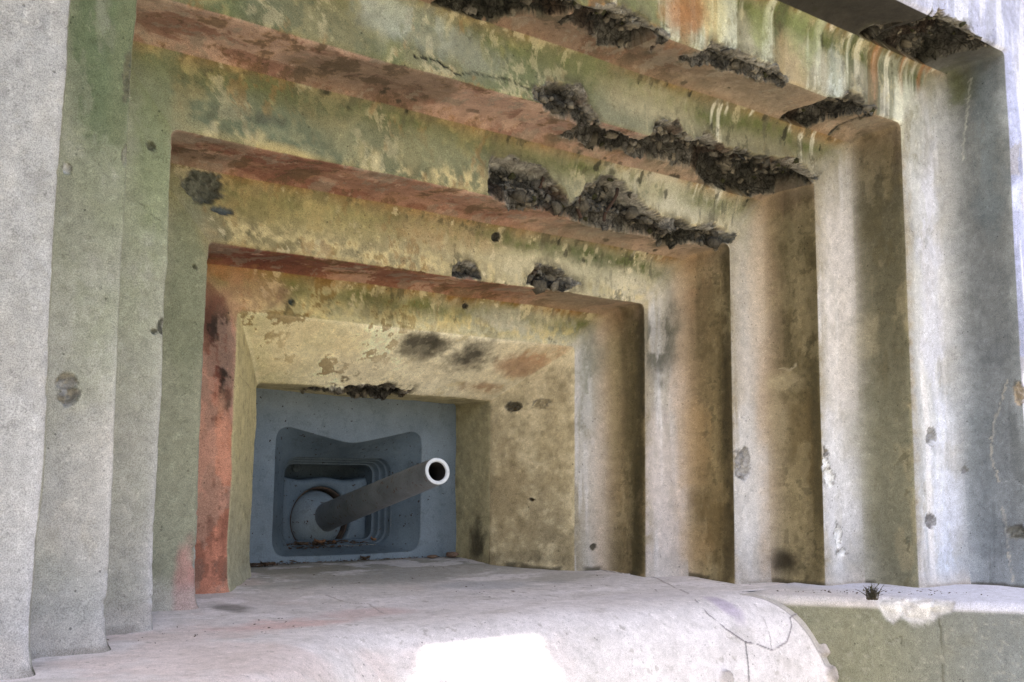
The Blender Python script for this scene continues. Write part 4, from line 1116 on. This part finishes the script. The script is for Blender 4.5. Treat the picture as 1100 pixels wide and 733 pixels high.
for _ in range(80):
    crumb((rl.uniform(-1.6, -.9), rl.uniform(-1.5, -.7), -.078), rl.uniform(.0015, .005))
tag(mb.build('leaf_litter', M_LEAF2, None, False), 'dark crumbs and leaf scraps along the foot of the shield', 'litter', kind='stuff')
bpy.data.objects['leaf_litter'].location = (0, 0, 0)
# flat brown stone in the corner of the throat
def pebble(loc, sc, mat, label, seed):
    import bmesh
    bm = bmesh.new(); bmesh.ops.create_icosphere(bm, subdivisions=4, radius=1)
    Pv = np.array([v.co[:] for v in bm.verts]); nn = fbm(Pv + seed * 3.1, 1.6, 3, seed)
    for v, q in zip(bm.verts, nn): v.co = Vector((v.co.x * sc[0], v.co.y * sc[1], v.co.z * sc[2])) * (1 + .22 * q)
    me = bpy.data.meshes.new('stone'); bm.to_mesh(me); bm.free()
    o = link('stone', me, mat); o.location = loc; return tag(o, label, 'stone')
M_STONE = simple_mat('brown_stone', [(.35, lin((86, 66, 52))), (.65, lin((132, 108, 90)))], 25, .9, .5, 70)
pebble((.575, -.055, .014), (.034, .022, .013), M_STONE, 'flat brown stone on the sill at the right corner of the shield', 3)
pebble((.47, -.03, .006), (.026, .016, .009), M_STONE, 'dark small stone on the sill left of the flat brown stone', 5)

# little dried weed rooted in the joint of the plinth
wl = Vector(WEED)
weed = empty('weed', wl); tag(weed, 'small dark dried weed tuft growing from the ledge joint below the right steps', 'weed')
M_WEED = simple_mat('dry_weed', [(.35, lin((44, 40, 34))), (.65, lin((86, 78, 60)))], 40, .9, .2, 90)
M_WEEDG = simple_mat('dull_weed_leaf', [(.35, lin((54, 58, 36))), (.65, lin((92, 92, 62)))], 40, .9, .2, 90)
ms, ml = MB(), MB()
for k in range(60):
    a = rl.uniform(0, 6.28); h = rl.uniform(.012, .065); sp = abs(rl.normal(0, .020))
    ox, oy = rl.normal(0, .010, 2); pts = [(ox + sp * .1 * t * math.cos(a) + sp * math.cos(a) * t * t, oy + sp * math.sin(a) * t * t, h * t) for t in np.linspace(0, 1, 5)]
    ms.tube(pts, [.0025, .0022, .0018, .0013, .0008], 5)
    for q in range(4):
        t = rl.uniform(.3, 1); p = Vector((sp * math.cos(a) * t * t, sp * math.sin(a) * t * t, h * t)); b = rl.uniform(0, 6.28)
        e = Vector((math.cos(b), math.sin(b), rl.uniform(-.2, .8))) * rl.uniform(.008, .018); w_ = Vector((-math.sin(b), math.cos(b), 0)) * .003
        ml.add([p, p + e * .5 + w_, p + e, p + e * .5 - w_], [(0, 1, 2, 3)])
ms.build('stem', M_WEED, weed); ml.build('foliage', M_WEEDG, weed, False)

# ------------------------------------------------------------------ ground, and unseen foliage added to shade the bunker
t = NT('forest_ground'); co = t.coord()
c = t.ramp(t.noise(co, .5, 8, .65), [(.35, lin((150, 142, 124))), (.55, lin((178, 170, 150))), (.72, lin((128, 132, 92)))])
c = t.mul(c, t.ramp(t.noise(co, 14, 5, .7), [(.3, .6), (.7, 1.3)]), .8)
t.l(c, t.b.inputs['Base Color']); t.b.inputs['Roughness'].default_value = .95
t.l(t.bump(t.noise(co, 20, 6, .7), .5, .03), t.b.inputs['Normal'])
gx = np.concatenate([-np.geomspace(120, 12, 12), np.linspace(-11, 11, 60), np.geomspace(12, 120, 12)])
gy = np.concatenate([-np.geomspace(160, 14, 14), np.linspace(-13, 6, 60), np.geomspace(7, 80, 10)])
GY, GX = np.meshgrid(gy, gx, indexing='ij'); Q = np.stack([GX.ravel(), GY.ravel(), 0 * GX.ravel()], 1)
gz = -1.75 + .05 * fbm(Q, .4, 3, 51) * (np.abs(GX.ravel()) < 40)
me = mesh_np('ground', np.c_[Q[:, :2], gz], grid_faces(len(gy), len(gx), True))
tag(link('ground', me, t.m), kind='structure')

def shade_tree(loc, h, clumps, seed, label):
    """trunk, limbs reaching to each clump, and leaves scattered through the clumps"""
    rt = np.random.default_rng(seed)
    root = empty('shade_tree', loc); tag(root, label, 'shade_tree', 'unseen foliage added to shade the bunker front')
    mb = MB(); lean = Vector((rt.uniform(-.3, .3), rt.uniform(-.3, .3), h))
    trunk = [Vector((0, 0, 0)).lerp(lean, q) + Vector((.06 * math.sin(4 * q + seed), .06 * math.cos(5 * q), 0)) for q in np.linspace(0, 1, 9)]
    mb.tube(trunk, list(np.linspace(.2, .06, 9)), 10)
    ml = MB()
    for cx, cy, cz, rad, n in clumps:
        c = Vector((cx, cy, cz)) - Vector(loc)
        s0 = trunk[5] if c.z < h * .8 else trunk[7]
        mid = s0.lerp(c, .5) + Vector((0, 0, .15))
        mb.tube([s0, mid, c], [.06, .04, .015], 7)
        for _ in range(14):
            v = Vector(rt.normal(0, 1, 3)).normalized() * rad * rt.uniform(.5, 1)
            mb.tube([c, c + v * .5 + Vector((0, 0, .05)), c + v], [.014, .009, .004], 4)
        for _ in range(n):
            v = Vector(rt.normal(0, 1, 3)).normalized() * rad * rt.uniform(.1, 1) ** .6
            p = c + v; a = Vector(rt.normal(0, 1, 3)).normalized(); b = a.orthogonal().normalized(); s = rt.uniform(.05, .10)
            ml.add([p - a * s, p + b * s * .5, p + a * s, p - b * s * .5], [(0, 1, 2, 3)])
    mb.build('trunk', M_BARK, root); ml.build('crown', M_GREEN, root, False)
    return root
M_BARK = simple_mat('bark', [(.35, lin((60, 50, 40))), (.65, lin((104, 90, 74)))], 12, .95, .7, 40)
M_GREEN = simple_mat('green_leaves', [(.3, (.035, .07, .02)), (.7, (.08, .13, .04))], 3, .7, 0, 10)
for args in SHADE_TREES: shade_tree(*args)

# ------------------------------------------------------------------ light
world = bpy.data.worlds.new('World'); scene.world = world; world.use_nodes = True
wt = world.node_tree; wt.nodes.clear()
sky = wt.nodes.new('ShaderNodeTexSky'); sky.sky_type = 'NISHITA'; sky.sun_disc = False
sv = Vector(SUN).normalized()
sky.sun_elevation = math.asin(sv.z); sky.sun_rotation = math.atan2(sv.x, sv.y)
sky.air_density = 1.0; sky.dust_density = 4.5; sky.ozone_density = 1.0
bg = wt.nodes.new('ShaderNodeBackground'); bg.inputs['Strength'].default_value = SKYS
wo = wt.nodes.new('ShaderNodeOutputWorld'); wt.links.new(sky.outputs[0], bg.inputs[0]); wt.links.new(bg.outputs[0], wo.inputs[0])
ld = bpy.data.lights.new('sun', 'SUN'); ld.energy = SUNS; ld.angle = R(.53); ld.color = (1, .95, .87)
lo = bpy.data.objects.new('sun', ld); COL.objects.link(lo); lo.location = sv * 30
lo.rotation_euler = sv.to_track_quat('Z', 'Y').to_euler()

# ------------------------------------------------------------------ camera
yaw, pit, rol = .668454303, .12644163, .00794745570
Fw = Vector((math.sin(yaw) * math.cos(pit), math.cos(yaw) * math.cos(pit), math.sin(pit)))
Rt = Vector((math.cos(yaw), -math.sin(yaw), 0)); Up = Rt.cross(Fw)
R2 = Rt * math.cos(rol) + Up * math.sin(rol); U2 = -Rt * math.sin(rol) + Up * math.cos(rol)
cd = bpy.data.cameras.new('camera'); cam = bpy.data.objects.new('camera', cd); COL.objects.link(cam)
cam.matrix_world = Matrix(((R2.x, U2.x, -Fw.x, -2.64523957), (R2.y, U2.y, -Fw.y, -4.60113987), (R2.z, U2.z, -Fw.z, .388517543), (0, 0, 0, 1)))
cd.sensor_width = 36; cd.lens = 36 * 1171.78017 / 1100; cd.clip_start = .05; cd.clip_end = 500
scene.camera = cam
scene.view_settings.view_transform = 'Standard'; scene.view_settings.look = 'None'
scene.view_settings.exposure = EXPO; scene.view_settings.gamma = 1
scene.cycles.max_bounces = 8; scene.cycles.diffuse_bounces = 5
scene.render.resolution_x, scene.render.resolution_y = 1024, 682
